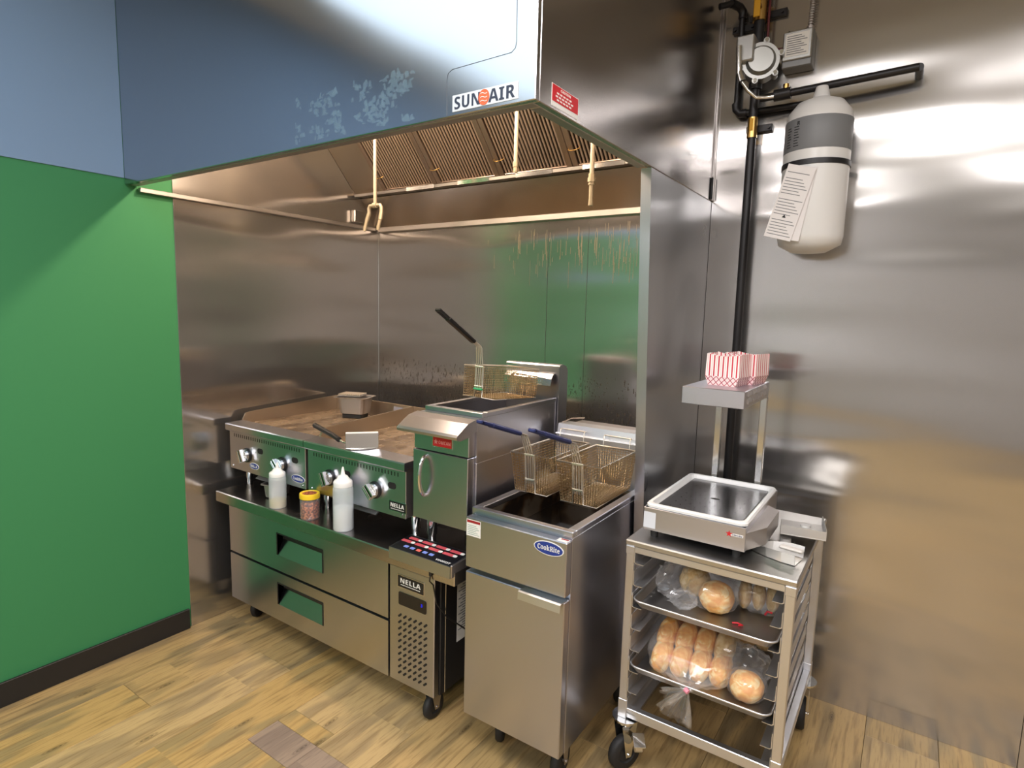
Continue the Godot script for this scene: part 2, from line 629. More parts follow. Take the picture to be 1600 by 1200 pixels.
func build_room() -> void:
	# floor: base slab and single planks laid towards the back wall
	var fl := structure("floor", "yellow-brown wood plank floor with grey patches")
	var m := mb()
	m.box(v3(-0.1, -0.12, -0.1), v3(5.3, -0.008, 6.7))
	part(fl, "floor_slab", m, plain("floor joint", srgb(70, 58, 40), 0.8))
	var woods := []
	var bases := [[srgb(180, 150, 100), srgb(106, 82, 52), srgb(146, 124, 86)], [srgb(186, 158, 110), srgb(114, 90, 58), srgb(154, 132, 96)], [srgb(174, 146, 98), srgb(100, 80, 52), srgb(134, 116, 84)], [srgb(182, 150, 94), srgb(110, 84, 50), srgb(148, 128, 88)]]
	for i in 4:
		var w := plain("wood plank %d" % i, Color.WHITE, 0.42)
		w.albedo_texture = plank_texture(21 + i * 5, bases[i][0], bases[i][1], bases[i][2])
		woods.append(w)
	var patch := plain("grey-brown wood plank", Color.WHITE, 0.45)
	patch.albedo_texture = plank_texture(77, srgb(150, 130, 112), srgb(104, 88, 78), srgb(132, 114, 100))
	var pw := 0.234
	var cols := []
	var x := 2.332 - pw * 10
	while x < 5.2:
		cols.append(x)
		x += pw
	var shapes := {}
	for ci in cols.size():
		var x0: float = cols[ci]
		var joints := []
		var z := -0.02 - fposmod(ci * 0.47 + 0.31, 1.22)
		if absf(x0 - 0.928) < 0.02:
			z = 1.32 - 1.22 * 2
		while z < 6.6:
			joints.append([z, z + 1.22, woods[(ci * 3 + int(z * 2.0 + 9.0)) % 4]])
			z += 1.22
		if x0 > 0.9 and x0 < 1.3:      # two short grey-brown pieces let into the floor
			var out := []
			for j in joints:
				if j[1] <= 1.396 or j[0] >= 1.522:
					out.append(j)
				else:
					if j[0] < 1.396:
						out.append([j[0], 1.396, j[2]])
					if j[1] > 1.522:
						out.append([1.522, j[1], j[2]])
			out.append([1.396, 1.522, patch])
			joints = out
		for j in joints:
			var a := maxf(j[0], -0.02)
			var b := minf(j[1], 6.6)
			if b - a < 0.03:
				continue
			var xa := maxf(x0, -0.005)
			var xb := minf(x0 + pw, 5.22)
			if xb - xa < 0.02:
				continue
			var q := MB.new()
			q.box(v3(0, -0.0075, 0), v3(xb - xa - 0.0012, 0, b - a - 0.0012), 0.0009)
			var vary := (ci * 7 + int(a * 13.0 + 40.0)) % 9
			for i in q.V.size():
				q.T[i] = Vector2(q.V[i].x / pw * 0.96 + 0.02 + vary * 0.11, q.V[i].z / 1.25 + vary * 0.31)
			q.own_uv = true
			var o := part(fl, "plank", q, j[2])
			o.position = v3(xa, 0, a)
	# ceiling
	var ce := structure("ceiling", "white painted ceiling of the kitchen", v3(0, 3.05, 0))
	m = mb()
	m.box(v3(-0.12, 3.05, -0.12), v3(5.32, 3.17, 6.72))
	part(ce, "ceiling_slab", m, plain("ceiling white", srgb(206, 206, 202), 0.9))
	# back wall and its steel sheets
	var wb := structure("wall_back", "brushed stainless steel back wall with seams")
	m = mb()
	m.box(v3(-0.12, -0.1, -0.12), v3(5.32, 3.05, -0.004))
	part(wb, "wall_core", m, K_dark)
	var xs := [0.0, 1.235, 1.461, 2.0449, 3.265, 4.485, 5.2]
	for i in xs.size() - 1:
		m = mb()
		m.box(v3(xs[i] + 0.0008, 0.0, -0.004), v3(xs[i + 1] - 0.0008, 3.05, 0.0), 0.0007)
		part(wb, "steel_sheet", m, S_wall)
	# left wall: steel by the stove line, painted green beyond
	var wl := structure("wall_left", "left wall, steel sheet beside the griddle and green paint beyond")
	m = mb()
	m.box(v3(-0.12, -0.1, -0.004), v3(-0.004, 3.05, 6.72))
	part(wl, "wall_core", m, plain("painted green wall", srgb(52, 128, 78), 0.7), "green painted wall")
	m = mb()
	m.box(v3(-0.004, 0.0, 0.0), v3(0.0, 3.05, 1.24), 0.0007)
	part(wl, "steel_sheet", m, S_wall)
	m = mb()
	m.box(v3(-0.004, 2.1, 1.437), v3(0.001, 3.05, 6.6))  # cool light put into the wall colour, turns the hood reflection blue
	part(wl, "blue_tint_band", m, plain("cool light tint", srgb(122, 148, 178), 0.8), "band above the green, its blue colour standing in for cool light")
	m = mb()
	m.box(v3(0.0, 0.0, 1.25), v3(0.012, 0.1, 6.6), 0.002)
	var bb := structure("baseboard_left", "dark cove base along the green wall")
	part(bb, "board", m, K_dark)
	m = mb()
	m.tube([v3(0.003, 0.98, 0.003), v3(0.003, 2.05, 0.003)], 0.0035, 6)
	part(wl, "corner_bead", m, S_chrome)
	var wr := structure("wall_right", "grey-brown painted wall on the right of the kitchen")
	m = mb()
	m.box(v3(5.2, -0.1, -0.004), v3(5.32, 3.05, 6.72))
	part(wr, "wall_core", m, plain("grey-brown wall", srgb(168, 160, 154), 0.8))
	var wf := structure("wall_front", "grey wall behind the camera")
	m = mb()
	m.box(v3(-0.12, -0.1, 6.6), v3(5.32, 3.05, 6.72))
	part(wf, "wall_core", m, plain("grey wall", srgb(176, 174, 174), 0.8))
	# steel partition carrying the right end of the hood
	var wp := structure("wall_partition", "brushed stainless steel end panel under the right end of the hood", v3(2.02, 0, 0.3))
	var poly := PackedVector2Array([Vector2(0.001, 0), Vector2(0.535, 0), Vector2(0.704, 2.072), Vector2(0.001, 2.072)])
	m = mb()
	m.prism(poly, 2.012, 2.0445, Transform3D(Basis(Vector3(0, 0, 1), Vector3(0, 1, 0), Vector3(1, 0, 0)), Vector3.ZERO))
	part(wp, "panel_skin", m, steel("partition steel", srgb(204, 205, 208), 0.34, 0.6, 0.02))
	m = mb()
	poly = PackedVector2Array([Vector2(0.5352, 0), Vector2(0.537, 0), Vector2(0.706, 2.072), Vector2(0.7042, 2.072)])
	m.prism(poly, 2.009, 2.0455, Transform3D(Basis(Vector3(0, 0, 1), Vector3(0, 1, 0), Vector3(1, 0, 0)), Vector3.ZERO))
	part(wp, "edge_cap", m, S_app)
	build_grease(wb)

func build_grease(wb: Node3D) -> void:
	# dried drips below the flange and soot flecks low on the wall, real little runs on the sheet
	org = Vector3.ZERO
	rng.seed = 5
	var m := mb()
	for i in 170:
		var x := 0.75 + 1.24 * pow(rng.randf(), 0.55)
		var top := 2.02 - rng.randf() * 0.2
		var ln := 0.015 + 0.12 * pow(rng.randf(), 2.2)
		var w := 0.0006 + rng.randf() * 0.0008
		m.box(v3(x - w, top - ln, 0.0), v3(x + w, top, 0.0007), 0.0004)
		m.ell(v3(x, top - ln, 0.0005), v3(w * 1.5, w * 2.2, 0.0009), Basis(), 6, 4)
	part(wb, "grease_drips", m, plain("dried grease", srgb(158, 146, 124), 0.3, 0.4), "pale dried grease drips", "stuff")
	m = mb()
	for i in 1500:
		var x := 0.02 + 1.95 * rng.randf()
		var y := 1.02 + 0.26 * pow(rng.randf(), 1.8)
		var ln := 0.003 + 0.02 * pow(rng.randf(), 2.0)
		var w := 0.0008 + rng.randf() * 0.0016
		m.quad(v3(x - w, y - ln, 0.0006), v3(x + w, y - ln, 0.0006), v3(x + w * 0.6, y, 0.0006), v3(x - w * 0.6, y, 0.0006), Vector3.BACK)
	part(wb, "soot_flecks", m, plain("burnt grease", srgb(62, 52, 42), 0.6), "dark burnt grease flecks", "stuff")

# ---------------------------------------------------------------- hood
func build_hood() -> void:
	var t := thing("range_hood", "large brushed steel exhaust hood hanging over the whole cooking line", "range hood", v3(1.02, 2.074, 0.7))
	var y0 := 2.074
	var y1 := 3.049
	var m := mb()
	m.box(v3(0.001, y0, 1.418), v3(2.045, y1, 1.436), 0.002)
	var fp := part(t, "front_panel", m, S_hood)
	m = mb()
	m.box(v3(2.027, y0, 0.003), v3(2.045, y1, 1.4178), 0.002)
	part(t, "side_panel", m, steel("hood side steel", srgb(178, 174, 173), 0.22, 0.3, 0.06, false))
	m = mb()
	m.box(v3(2.0452, 2.076, 0.003), v3(2.052, 2.95, 0.02), 0.001)
	part(t, "rear_seam", m, S_dull)
	m = mb()
	m.box(v3(2.0452, 2.08, 0.0205), v3(2.054, 2.17, 0.032), 0.003)
	part(t, "sealant_lump", m, K_black)
	m = mb()
	m.box(v3(0.001, 2.63, 0.003), v3(2.026, 2.645, 1.417))
	part(t, "cavity_roof", m, S_dull)
	m = mb()
	m.box(v3(0.001, y0, 1.385), v3(2.026, y0 + 0.012, 1.4175), 0.002)
	m.box(v3(1.995, y0, 0.71), v3(2.0265, y0 + 0.012, 1.3845), 0.002)
	m.box(v3(0.001, y0 + 0.0125, 1.385), v3(1.994, y0 + 0.05, 1.39), 0.001)
	part(t, "lip", m, S_dull)
	# back plenum face, ledge and flange over the back wall
	m = mb()
	var tf := Transform3D(Basis(Vector3(0, 0, 1), Vector3(0, 1, 0), Vector3(1, 0, 0)), Vector3.ZERO)
	m.prism(PackedVector2Array([Vector2(0.03, 2.07), Vector2(0.14, 2.225), Vector2(0.125, 2.24), Vector2(0.002, 2.24), Vector2(0.002, 2.07)]), 0.002, 2.008, tf)
	part(t, "plenum_panel", m, steel("plenum steel", srgb(176, 166, 152), 0.22, 0.5, 0.012))
	m = mb()
	m.prism(PackedVector2Array([Vector2(0.001, 2.044), Vector2(0.034, 2.044), Vector2(0.034, 2.0695), Vector2(0.001, 2.0695)]), 0.032, 2.008, tf)
	part(t, "rear_flange", m, S_dull)
	m = mb()
	m.box(v3(0.001, 2.05, 0.035), v3(0.02, 2.0695, 1.384), 0.002)
	part(t, "side_flange", m, S_dull)
	m = mb()
	m.prism(PackedVector2Array([Vector2(0.126, 2.231), Vector2(0.215, 2.222), Vector2(0.217, 2.236), Vector2(0.213, 2.236), Vector2(0.211, 2.2262), Vector2(0.126, 2.236)]), 0.03, 2.008, tf)
	part(t, "grease_trough", m, S_dull)
	for k in 5:
		var a := 0.45 + k * 0.36
		m = mb()
		m.prism(PackedVector2Array([Vector2(0.2175, 2.219), Vector2(0.2195, 2.219), Vector2(0.2195, 2.238), Vector2(0.2175, 2.238)]), a, a + 0.2, tf)
		part(t, "trough_clip", m, S_chrome)
	# sloped fillers beside and above the filters
	m = mb()
	var s0 := Vector2(0.18, 2.239)
	var s1 := Vector2(0.53, 2.63)
	var sn := Vector2(-0.012, 0.0107)
	m.prism(PackedVector2Array([s0, s1, s1 + sn, s0 + sn]), 0.002, 0.255, tf)
	part(t, "filler_panel", m, steel("filler steel", srgb(176, 166, 152), 0.34, 0.3, 0.006))
	m = mb()
	m.prism(PackedVector2Array([s0, s1, s1 + sn, s0 + sn]), 1.88, 2.026, tf)
	part(t, "filler_panel", m, mats["filler steel"])
	# engraved outline of the access panel: a fine dark bead
	m = mb()
	var pts := [v3(1.778, 2.079, 1.4362), v3(1.777, 2.165, 1.4362), v3(1.781, 2.18, 1.4362), v3(1.795, 2.187, 1.4362), v3(1.975, 2.19, 1.4362), v3(1.986, 2.198, 1.4362), v3(1.989, 2.212, 1.4362), v3(1.985, 2.5, 1.4362)]
	m.tube(pts, 0.0008, 6)
	part(t, "panel_outline", m, plain("outline bead", srgb(84, 92, 100), 0.5))
	# maker's plate
	m = mb()
	m.box(v3(1.797, 2.083, 1.436), v3(1.998, 2.123, 1.4375), 0.0005)
	var pl := part(t, "name_plate", m, plain("name plate", srgb(206, 212, 216), 0.35))
	var navy := plain("navy print", srgb(42, 50, 68), 0.5)
	lettering(t, "lettering", "SUN", v3(1.845, 2.103, 1.438), FRONT, 0.081, 0.03, navy)
	lettering(t, "lettering", "AIR", v3(1.95, 2.103, 1.438), FRONT, 0.078, 0.03, navy)
	m = mb()
	m.prism(oval(0.033, 0.037), 0.0, 0.001, Transform3D(Basis(), v3(1.8975, 2.103, 1.4376)))
	part(t, "emblem_disc", m, plain("orange print", srgb(232, 98, 56), 0.5))
	m = mb()
	for k in 3:
		var q := []
		for i in 9:
			q.append(v3(1.8875 + i * 0.0025, 2.094 + k * 0.009 + sin(i * 0.8) * 0.0016, 1.4386))
		m.tube(q, 0.0011, 5)
	part(t, "emblem_waves", m, P_white)
	# caution label on the right face
	m = mb()
	m.box(v3(2.045, 2.082, 1.229), v3(2.0458, 2.134, 1.364), 0.0003)
	part(t, "caution_label", m, P_white)
	m = mb()
	m.box(v3(2.0458, 2.094, 1.231), v3(2.0463, 2.1325, 1.362), 0.0002)
	part(t, "caution_red", m, C_red)
	lettering(t, "lettering", "CAUTION", v3(2.0465, 2.126, 1.2965), RIGHT, 0.05, 0.006, P_white)
	m = mb()
	for i in 3:
		for j in [5, 6, 5][i]:
			var zz: float = 1.2965 + 0.038 - i % 2 * -0.006 - j * 0.0155
			m.box(v3(2.0463, 2.0985 + (2 - i) * 0.0078, zz - 0.0055), v3(2.0465, 2.1025 + (2 - i) * 0.0078, zz + 0.0055))
	part(t, "printed_lines", m, P_white, "", "stuff")
	# dried cleaner residue smeared on the front panel
	var n := FastNoiseLite.new()
	n.seed = 4; n.frequency = 9.0
	m = mb()
	rng.seed = 3
	for i in 520:
		var px := 1.16 + rng.randf() * 0.5
		var py := 2.085 + 0.13 * pow(rng.randf(), 1.3)
		if n.get_noise_2d(px * 0.9, py * 1.4) < -0.05:
			continue
		var ln := 0.004 + rng.randf() * 0.016
		var w := 0.003 + rng.randf() * 0.009
		var sk := rng.randf_range(-0.004, 0.004)
		m.quad(v3(px - w, py, 1.4364), v3(px + w, py + sk, 1.4364), v3(px + w * 0.4 + sk, py + ln, 1.4364), v3(px - w * 0.7 + sk, py + ln * 0.8, 1.4364), Vector3.BACK)
	var film := plain("dried cleaner", Color(0.62, 0.76, 0.82, 0.13), 0.5)
	film.transparency = BaseMaterial3D.TRANSPARENCY_ALPHA
	part(t, "cleaner_smears", m, film, "pale dried cleaner smears", "stuff")
	# lamps inside the cavity
	for lx: float in [0.6, 1.5]:
		var lt := thing("hood_lamp", "warm jar lamp under the hood roof, %s" % ("left one" if lx < 1.0 else "right one"), "lamp", v3(lx, 2.63, 0.95), 0.0, "warm lamps inside the hood")
		m = mb()
		m.lathe(v3(lx, 2.63, 0.95), [Vector2(0.0, -0.03), Vector2(0.05, -0.03), Vector2(0.055, -0.002), Vector2(0.0, -0.002)], 18)
		part(lt, "lamp_base", m, S_dull)
		m = mb()
		m.lathe(v3(lx, 2.63, 0.95), [Vector2(0.0, -0.13), Vector2(0.03, -0.12), Vector2(0.042, -0.09), Vector2(0.042, -0.0302), Vector2(0.0, -0.0302)], 18)
		var g := StandardMaterial3D.new()
		g.albedo_color = Color(1, 0.9, 0.75)
		g.emission_enabled = true
		g.emission = Color(1.0, 0.9, 0.79)
		g.emission_energy_multiplier = 3.0
		part(lt, "globe", m, g)
		var o := OmniLight3D.new()
		o.name = "lamp_light"
		o.light_color = Color(1.0, 0.89, 0.77)
		o.light_energy = 0.65
		o.light_size = 0.04
		o.omni_range = 8.0
		o.omni_attenuation = 2.0
		o.shadow_enabled = true
		lt.add_child(o)
		o.position = v3(0, -0.08, 0)

func build_filters() -> void:
	var names := ["leftmost steel baffle grease filter in the hood, beside the sloped blank panel", "second steel baffle grease filter from the left in the hood", "third steel baffle grease filter from the left, behind the middle brass pipe", "rightmost steel baffle grease filter in the hood, by the end panel"]
	var fm := steel("filter steel", srgb(204, 186, 170), 0.4, 0.0, 0.0)
	var fd := steel("filter frame steel", srgb(160, 144, 132), 0.4, 0.0, 0.0)
	var dir := Vector3(0, 0.365, 0.335).normalized()     # up the slope
	var nor := Vector3(0, -0.335, 0.365).normalized()    # towards the cooks
	var base := v3(0, 2.2395, 0.186)
	for k in 4:
		var x0 := 0.258 + k * 0.4055
		var t := thing("grease_filter", names[k], "grease filter", v3(x0, 2.2395, 0.186), 0.0, "baffle filters in the hood")
		# local frame: x across, y up the slope, z towards the room
		var F := Transform3D(Basis(Vector3.RIGHT, dir, nor), Vector3.ZERO)
		var wd := 0.403
		var ln := 0.49
		var m := MB.new(); m.X = F
		m.box(v3(0, 0, 0.002), v3(0.028, ln, 0.016), 0.002)
		m.box(v3(wd - 0.028, 0, 0.002), v3(wd, ln, 0.016), 0.002)
		m.box(v3(0.028, 0, 0.002), v3(wd - 0.028, 0.02, 0.014), 0.002)
		m.box(v3(0.028, ln - 0.02, 0.002), v3(wd - 0.028, ln, 0.014), 0.002)
		part(t, "frame", m, fd)
		m = MB.new(); m.X = F
		m.box(v3(0.01, 0.01, -0.012), v3(wd - 0.01, ln - 0.01, -0.009))
		part(t, "backing", m, K_dark)
		var nb := 19
		var pit := (wd - 0.056) / nb
		var bm := MB.new()
		bm.X = Transform3D(Basis(Vector3.RIGHT, dir, nor), Vector3.ZERO)
		var cp := PackedVector2Array()
		for i in 5:
			var a := PI * i / 4.0
			cp.append(Vector2(-cos(a) * pit * 0.3, sin(a) * 0.006))
		bm.prism(cp, 0.0, ln - 0.042, Transform3D(Basis(Vector3.RIGHT, Vector3(0, 0, 1), Vector3(0, 1, 0)), v3(0, 0.021, 0.004)))
		var shape := bm.mesh()
		for i in nb:
			var o := MeshInstance3D.new()
			o.name = "baffle"
			o.mesh = shape
			o.material_override = fm
			t.add_child(o, true)
			o.position = v3(0.028 + pit * (i + 0.5), 0, 0)
		for h: float in [0.1, 0.33]:
			m = MB.new(); m.X = F
			var q := []
			for i in 8:
				var a := PI * i / 7.0
				q.append(v3(0.034 - cos(a) * 0.03, h, 0.016 + sin(a) * 0.02))
			m.tube(q, 0.002, 6)
			if k > 0 or h > 0.0:
				part(t, "wire_handle", m, C_brass)

func build_suppression() -> void:
	var bronze := plain("painted brass pipe", srgb(196, 182, 160), 0.4, 0.35)
	# left: forked pipe with two nozzles
	var p := v3(0.616, 2.066, 0.6)
	var t := thing("suppression_pipe", "tan fire suppression pipe forking into two nozzles over the griddle", "pipe", p, 0.0, "fire suppression drop pipes")
	var m := mb()
	m.cyl(p + v3(0, 0.012, 0), v3(p.x, 2.63, p.z), 0.0085)
	part(t, "pipe", m, bronze)
	m = mb()
	m.tube([p + v3(-0.042, -0.03, 0.0), p + v3(-0.042, -0.006, 0), p + v3(-0.034, 0.006, 0), p + v3(0.034, 0.006, 0), p + v3(0.042, -0.006, 0), p + v3(0.042, -0.03, 0)], 0.0085, 8)
	m.cyl(p + v3(-0.012, 0.006, 0), p + v3(0.012, 0.006, 0), 0.013)
	part(t, "tee", m, bronze)
	for sx: float in [-1.0, 1.0]:
		m = mb()
		var a := p + v3(0.042 * sx, -0.03, 0)
		var b := a + v3(0.004 * sx - 0.004, -0.035, 0.008)
		m.cyl(a, b, 0.0105, 0.0105, 6)
		m.cyl(b, b + v3(-0.004, -0.03, 0.006), 0.008, 0.008, 10)
		m.cyl(b + v3(-0.004, -0.03, 0.006), b + v3(-0.006, -0.05, 0.009), 0.0095, 0.007, 10)
		part(t, "nozzle", m, plain("dull nozzle brass", srgb(190, 176, 150), 0.4, 0.6))
	# middle and right: single drops
	for k in 2:
		var q: Vector3 = [v3(1.427, 2.141, 0.6), v3(1.771, 1.985, 0.6)][k]
		t = thing("suppression_pipe", ["short tan fire suppression drop pipe hanging at the middle of the filters", "tan fire suppression drop pipe hanging lowest, over the fryers"][k], "pipe", q, 0.0, "fire suppression drop pipes")
		m = mb()
		m.cyl(q + v3(0, 0.115 if k == 1 else 0.04, 0), v3(q.x, 2.63, q.z), 0.0085)
		part(t, "pipe", m, bronze)
		m = mb()
		if k == 1:
			m.cyl(q + v3(0, 0.075, 0), q + v3(0, 0.115, 0), 0.0125, 0.0125, 6)
			m.cyl(q + v3(0, 0.085, 0), q + v3(0, 0.1, 0), 0.015, 0.015, 12)
			m.cyl(q + v3(0, 0.03, 0), q + v3(0, 0.075, 0), 0.008)
			m.cyl(q + v3(0, 0.0, 0), q + v3(0, 0.03, 0), 0.0095, 0.0075)
		else:
			m.cyl(q + v3(0, 0.02, 0), q + v3(0, 0.04, 0), 0.012, 0.012, 6)
			m.cyl(q, q + v3(0, 0.02, 0), 0.009)
		part(t, "nozzle", m, plain("dull nozzle brass", srgb(190, 176, 150), 0.4, 0.6))
	# small junction box in the back left corner under the hood
	t = thing("junction_box", "small steel electrical box on the wall under the hood corner", "electrical box", v3(0.02, 2.115, 0.17))
	m = mb()
	m.box(v3(0.003, 2.08, 0.15), v3(0.035, 2.15, 0.22), 0.004)
	part(t, "box_body", m, S_dull)
	m = mb()
	m.box(v3(0.0352, 2.082, 0.152), v3(0.038, 2.148, 0.218), 0.002)
	part(t, "cover", m, S_chrome)

# ---------------------------------------------------------------- chef base with drawers
func caster(parent: Node3D, c: Vector3, r: float, top: float, turn: float, plate: Material) -> void:
	# c: wheel centre
	var w := Basis(Vector3.UP, turn) * Vector3.RIGHT     # axle
	var b := Basis(Vector3.UP, turn) * Vector3.BACK
	var m := mb()
	m.cyl(v3(c.x, top - 0.006, c.z) , v3(c.x, top, c.z), r * 0.75, -1.0, 14)
	m.cyl(v3(c.x, top - 0.022, c.z), v3(c.x, top - 0.006, c.z), r * 0.5, -1.0, 14)
	for s: float in [-1.0, 1.0]:
		var p := c + w * s * r * 0.36
		var q := v3(c.x, top - 0.022, c.z) + w * s * r * 0.36
		var poly := [p - b * 0.011 - Vector3.UP * 0.008, p + b * 0.011 - Vector3.UP * 0.008, q + b * r * 0.5, q - b * r * 0.5]
		var th := w * 0.0022 * s
		m.quad(poly[0] + th, poly[1] + th, poly[2] + th, poly[3] + th, w * s)
		m.quad(poly[0], poly[1], poly[2], poly[3], -w * s)
		for i in 4:
			m.quad(poly[i], poly[(i + 1) % 4], poly[(i + 1) % 4] + th, poly[i] + th)
	m.cyl(c - w * r * 0.46, c + w * r * 0.46, 0.006, -1.0, 8)
	var f := part(parent, "caster_fork", m, plate)
	m = mb()
	var prof := []
	var tf := Transform3D(Basis(b, w, b.cross(w)), c)
	m.X = m.X * tf
	var hw := r * 0.27
	prof = [Vector2(0.0, -hw * 0.7), Vector2(r * 0.5, -hw * 0.7), Vector2(r * 0.55, -hw), Vector2(r * 0.88, -hw), Vector2(r, -hw * 0.5), Vector2(r, hw * 0.5), Vector2(r * 0.88, hw), Vector2(r * 0.55, hw), Vector2(r * 0.5, hw * 0.7), Vector2(0.0, hw * 0.7)]
	m.lathe(Vector3.ZERO, prof, 22)
	part(parent, "caster_wheel", m, K_rubber)

func pocket_drawer(t: Node3D, x0: float, x1: float, y0: float, y1: float, hx0: float, hx1: float, hy0: float, hy1: float, z: float) -> void:
	var m := mb()
	m.box(v3(x0, y0, z - 0.03), v3(hx0, y1, z))
	m.box(v3(hx1, y0, z - 0.03), v3(x1, y1, z))
	m.box(v3(hx0, y0, z - 0.03), v3(hx1, hy0, z))
	m.box(v3(hx0, hy1, z - 0.03), v3(hx1, y1, z))
	var d := part(t, "drawer", m, S_app)
	# black plastic pocket with a sloping steel-look face
	m = mb()
	m.quad(v3(hx0, hy1, z), v3(hx1, hy1, z), v3(hx1, hy1, z - 0.045), v3(hx0, hy1, z - 0.045), Vector3.DOWN)
	m.quad(v3(hx0, hy0, z), v3(hx0, hy1, z), v3(hx0, hy1, z - 0.045), v3(hx0, hy0, z - 0.006), Vector3.RIGHT)
	m.quad(v3(hx1, hy0, z), v3(hx1, hy1, z), v3(hx1, hy1, z - 0.045), v3(hx1, hy0, z - 0.006), Vector3.LEFT)
	m.box(v3(hx0 - 0.004, hy1 - 0.003, z), v3(hx1 + 0.004, hy1 + 0.003, z + 0.002), 0.001)
	m.box(v3(hx1 - 0.003, hy0, z), v3(hx1 + 0.004, hy1 - 0.003, z + 0.002), 0.001)
	m.box(v3(hx0 - 0.004, hy0, z), v3(hx0 + 0.003, hy1 - 0.003, z + 0.002), 0.001)
	part(d, "pocket_rim", m, K_black)
	m = mb()
	m.quad(v3(hx0, hy0, z - 0.001), v3(hx1, hy0, z - 0.001), v3(hx1, hy1 - 0.012, z - 0.042), v3(hx0, hy1 - 0.012, z - 0.042), Vector3(0, 0.3, 1))
	part(d, "pocket_face", m, S_app)

func build_chef_base() -> void:
	var t := thing("chef_base", "low steel refrigerated chef base with two wide drawers under the griddles", "refrigerator", v3(0.8, 0, 0.72))
	var z := 1.0886
	var m := mb()
	m.box(v3(0.06, 0.623, 0.31), v3(1.572, 0.677, 1.128), 0.004)
	part(t, "worktop", m, S_table)
	m = mb()
	m.box(v3(0.1, 0.127, 0.36), v3(1.452, 0.6225, z - 0.031), 0.002)
	part(t, "cabinet_body", m, K_dark)
	m = mb()
	m.box(v3(1.446, 0.127, 1.028), v3(1.4535, 0.6, 1.0315), 0.001)
	part(t, "side_trim", m, S_chrome)
	pocket_drawer(t, 0.108, 1.208, 0.374, 0.602, 0.493, 0.814, 0.448, 0.552, z)
	pocket_drawer(t, 0.108, 1.208, 0.13, 0.362, 0.491, 0.81, 0.208, 0.312, z)
	m = mb()
	m.box(v3(1.2155, 0.129, z - 0.03), v3(1.447, 0.602, z), 0.003)
	var cp := part(t, "compressor_panel", m, S_app)
	# badge, display and vent slots
	m = mb()
	m.box(v3(1.26, 0.5225, z), v3(1.398, 0.574, z + 0.002), 0.001)
	part(cp, "badge_edge", m, S_chrome)
	m = mb()
	m.box(v3(1.263, 0.5255, z + 0.002), v3(1.395, 0.571, z + 0.0028), 0.0004)
	part(cp, "badge", m, K_black)
	lettering(cp, "lettering", "NELLA", v3(1.329, 0.553, z + 0.003), FRONT, 0.104, 0.019, P_white)
	m = mb()
	for i in 14:
		m.box(v3(1.279 + i * 0.0072, 0.5345, z + 0.0028), v3(1.2845 + i * 0.0072, 0.5375, z + 0.0031))
	part(cp, "printed_lines", m, P_white, "", "stuff")
	m = mb()
	m.prism(rrect(0.142, 0.052, 0.006), 0.0, 0.002, Transform3D(Basis(), v3(1.337, 0.4785, z)))
	part(cp, "display", m, plain("dark display glass", srgb(26, 24, 24), 0.15))
	var glow := StandardMaterial3D.new()
	glow.albedo_color = Color(0.05, 0.05, 0.3)
	glow.emission_enabled = true
	glow.emission = Color(0.1, 0.12, 1.0)
	glow.emission_energy_multiplier = 0.9
	lettering(cp, "lettering", "3", v3(1.386, 0.482, z + 0.0023), FRONT, 0.008, 0.012, glow)
	m = mb()
	rng.seed = 2
	for r in 10:
		for c in 6:
			var px := 1.272 + c * 0.0265
			var py := 0.172 + r * 0.0262 + (c % 2) * 0.0
			m.prism(rrect(0.0225, 0.0085, 0.004, 3), 0.0, 0.0008, Transform3D(Basis(Vector3.BACK, 0.72), v3(px, py, z)))
	part(cp, "vent_slots", m, plain("vent hole", srgb(20, 18, 16), 0.8), "dark slanted vent slots", "stuff")
	# label sheet on the right side, screws
	m = mb()
	m.box(v3(1.452, 0.3, 0.83), v3(1.4528, 0.545, 0.962))
	var ls := part(t, "rating_label", m, P_white)
	m = mb()
	for i in 18:
		m.box(v3(1.4528, 0.345 + i * 0.0105, 0.845), v3(1.4531, 0.349 + i * 0.0105, 0.955 - (i % 3) * 0.012))
	part(ls, "printed_lines", m, plain("grey print", srgb(120, 122, 124), 0.7))
	for p: Array in [[0.165, 0.985, 0.4], [1.395, 1.03, 0.0], [0.2, 0.5, 0.2], [1.395, 0.5, 0.1]]:
		caster(t, v3(p[0], 0.052, p[1]), 0.052, 0.127, p[2], S_dull)

	# ------- timer with keypad lying on the front right end of the worktop
	t = thing("kitchen_timer", "black keypad food timer with red and blue keys at the worktop's right end", "timer", v3(1.41, 0.677, 1.08))
	var F := Transform3D(Basis(), v3(1.415, 0.677, 1.08) - org)
	m = MB.new()
	m.X = F
	var prof := PackedVector2Array([Vector2(-0.055, 0.0005), Vector2(0.049, 0.0005), Vector2(0.049, -0.02), Vector2(0.062, -0.02), Vector2(0.062, 0.0235), Vector2(-0.055, 0.0355)])
	var tf := Transform3D(Basis(Vector3(0, 0, 1), Vector3(0, 1, 0), Vector3(1, 0, 0)), Vector3.ZERO)
	m.prism(prof, -0.148, 0.148, tf)
	part(t, "housing", m, S_app)
	var slope := atan2(0.012, 0.117)
	var top := Basis(Vector3.RIGHT, v3(0, sin(slope), -cos(slope)), v3(0, cos(slope), sin(slope)))
	var mid := v3(1.415, 0.677 + 0.0297, 1.0835)
	m = mb()
	m.X = m.X * Transform3D(top, mid)
	m.box(v3(-0.145, -0.055, 0.0), v3(0.145, 0.055, 0.0012), 0.0005)
	part(t, "keypad", m, plain("keypad film", srgb(18, 18, 22), 0.3))
	var keyred := plain("key red", srgb(206, 84, 92), 0.5)
	var keyblue := plain("key blue", srgb(120, 140, 214), 0.5)
	var keyorange := plain("key orange", srgb(226, 106, 92), 0.5)
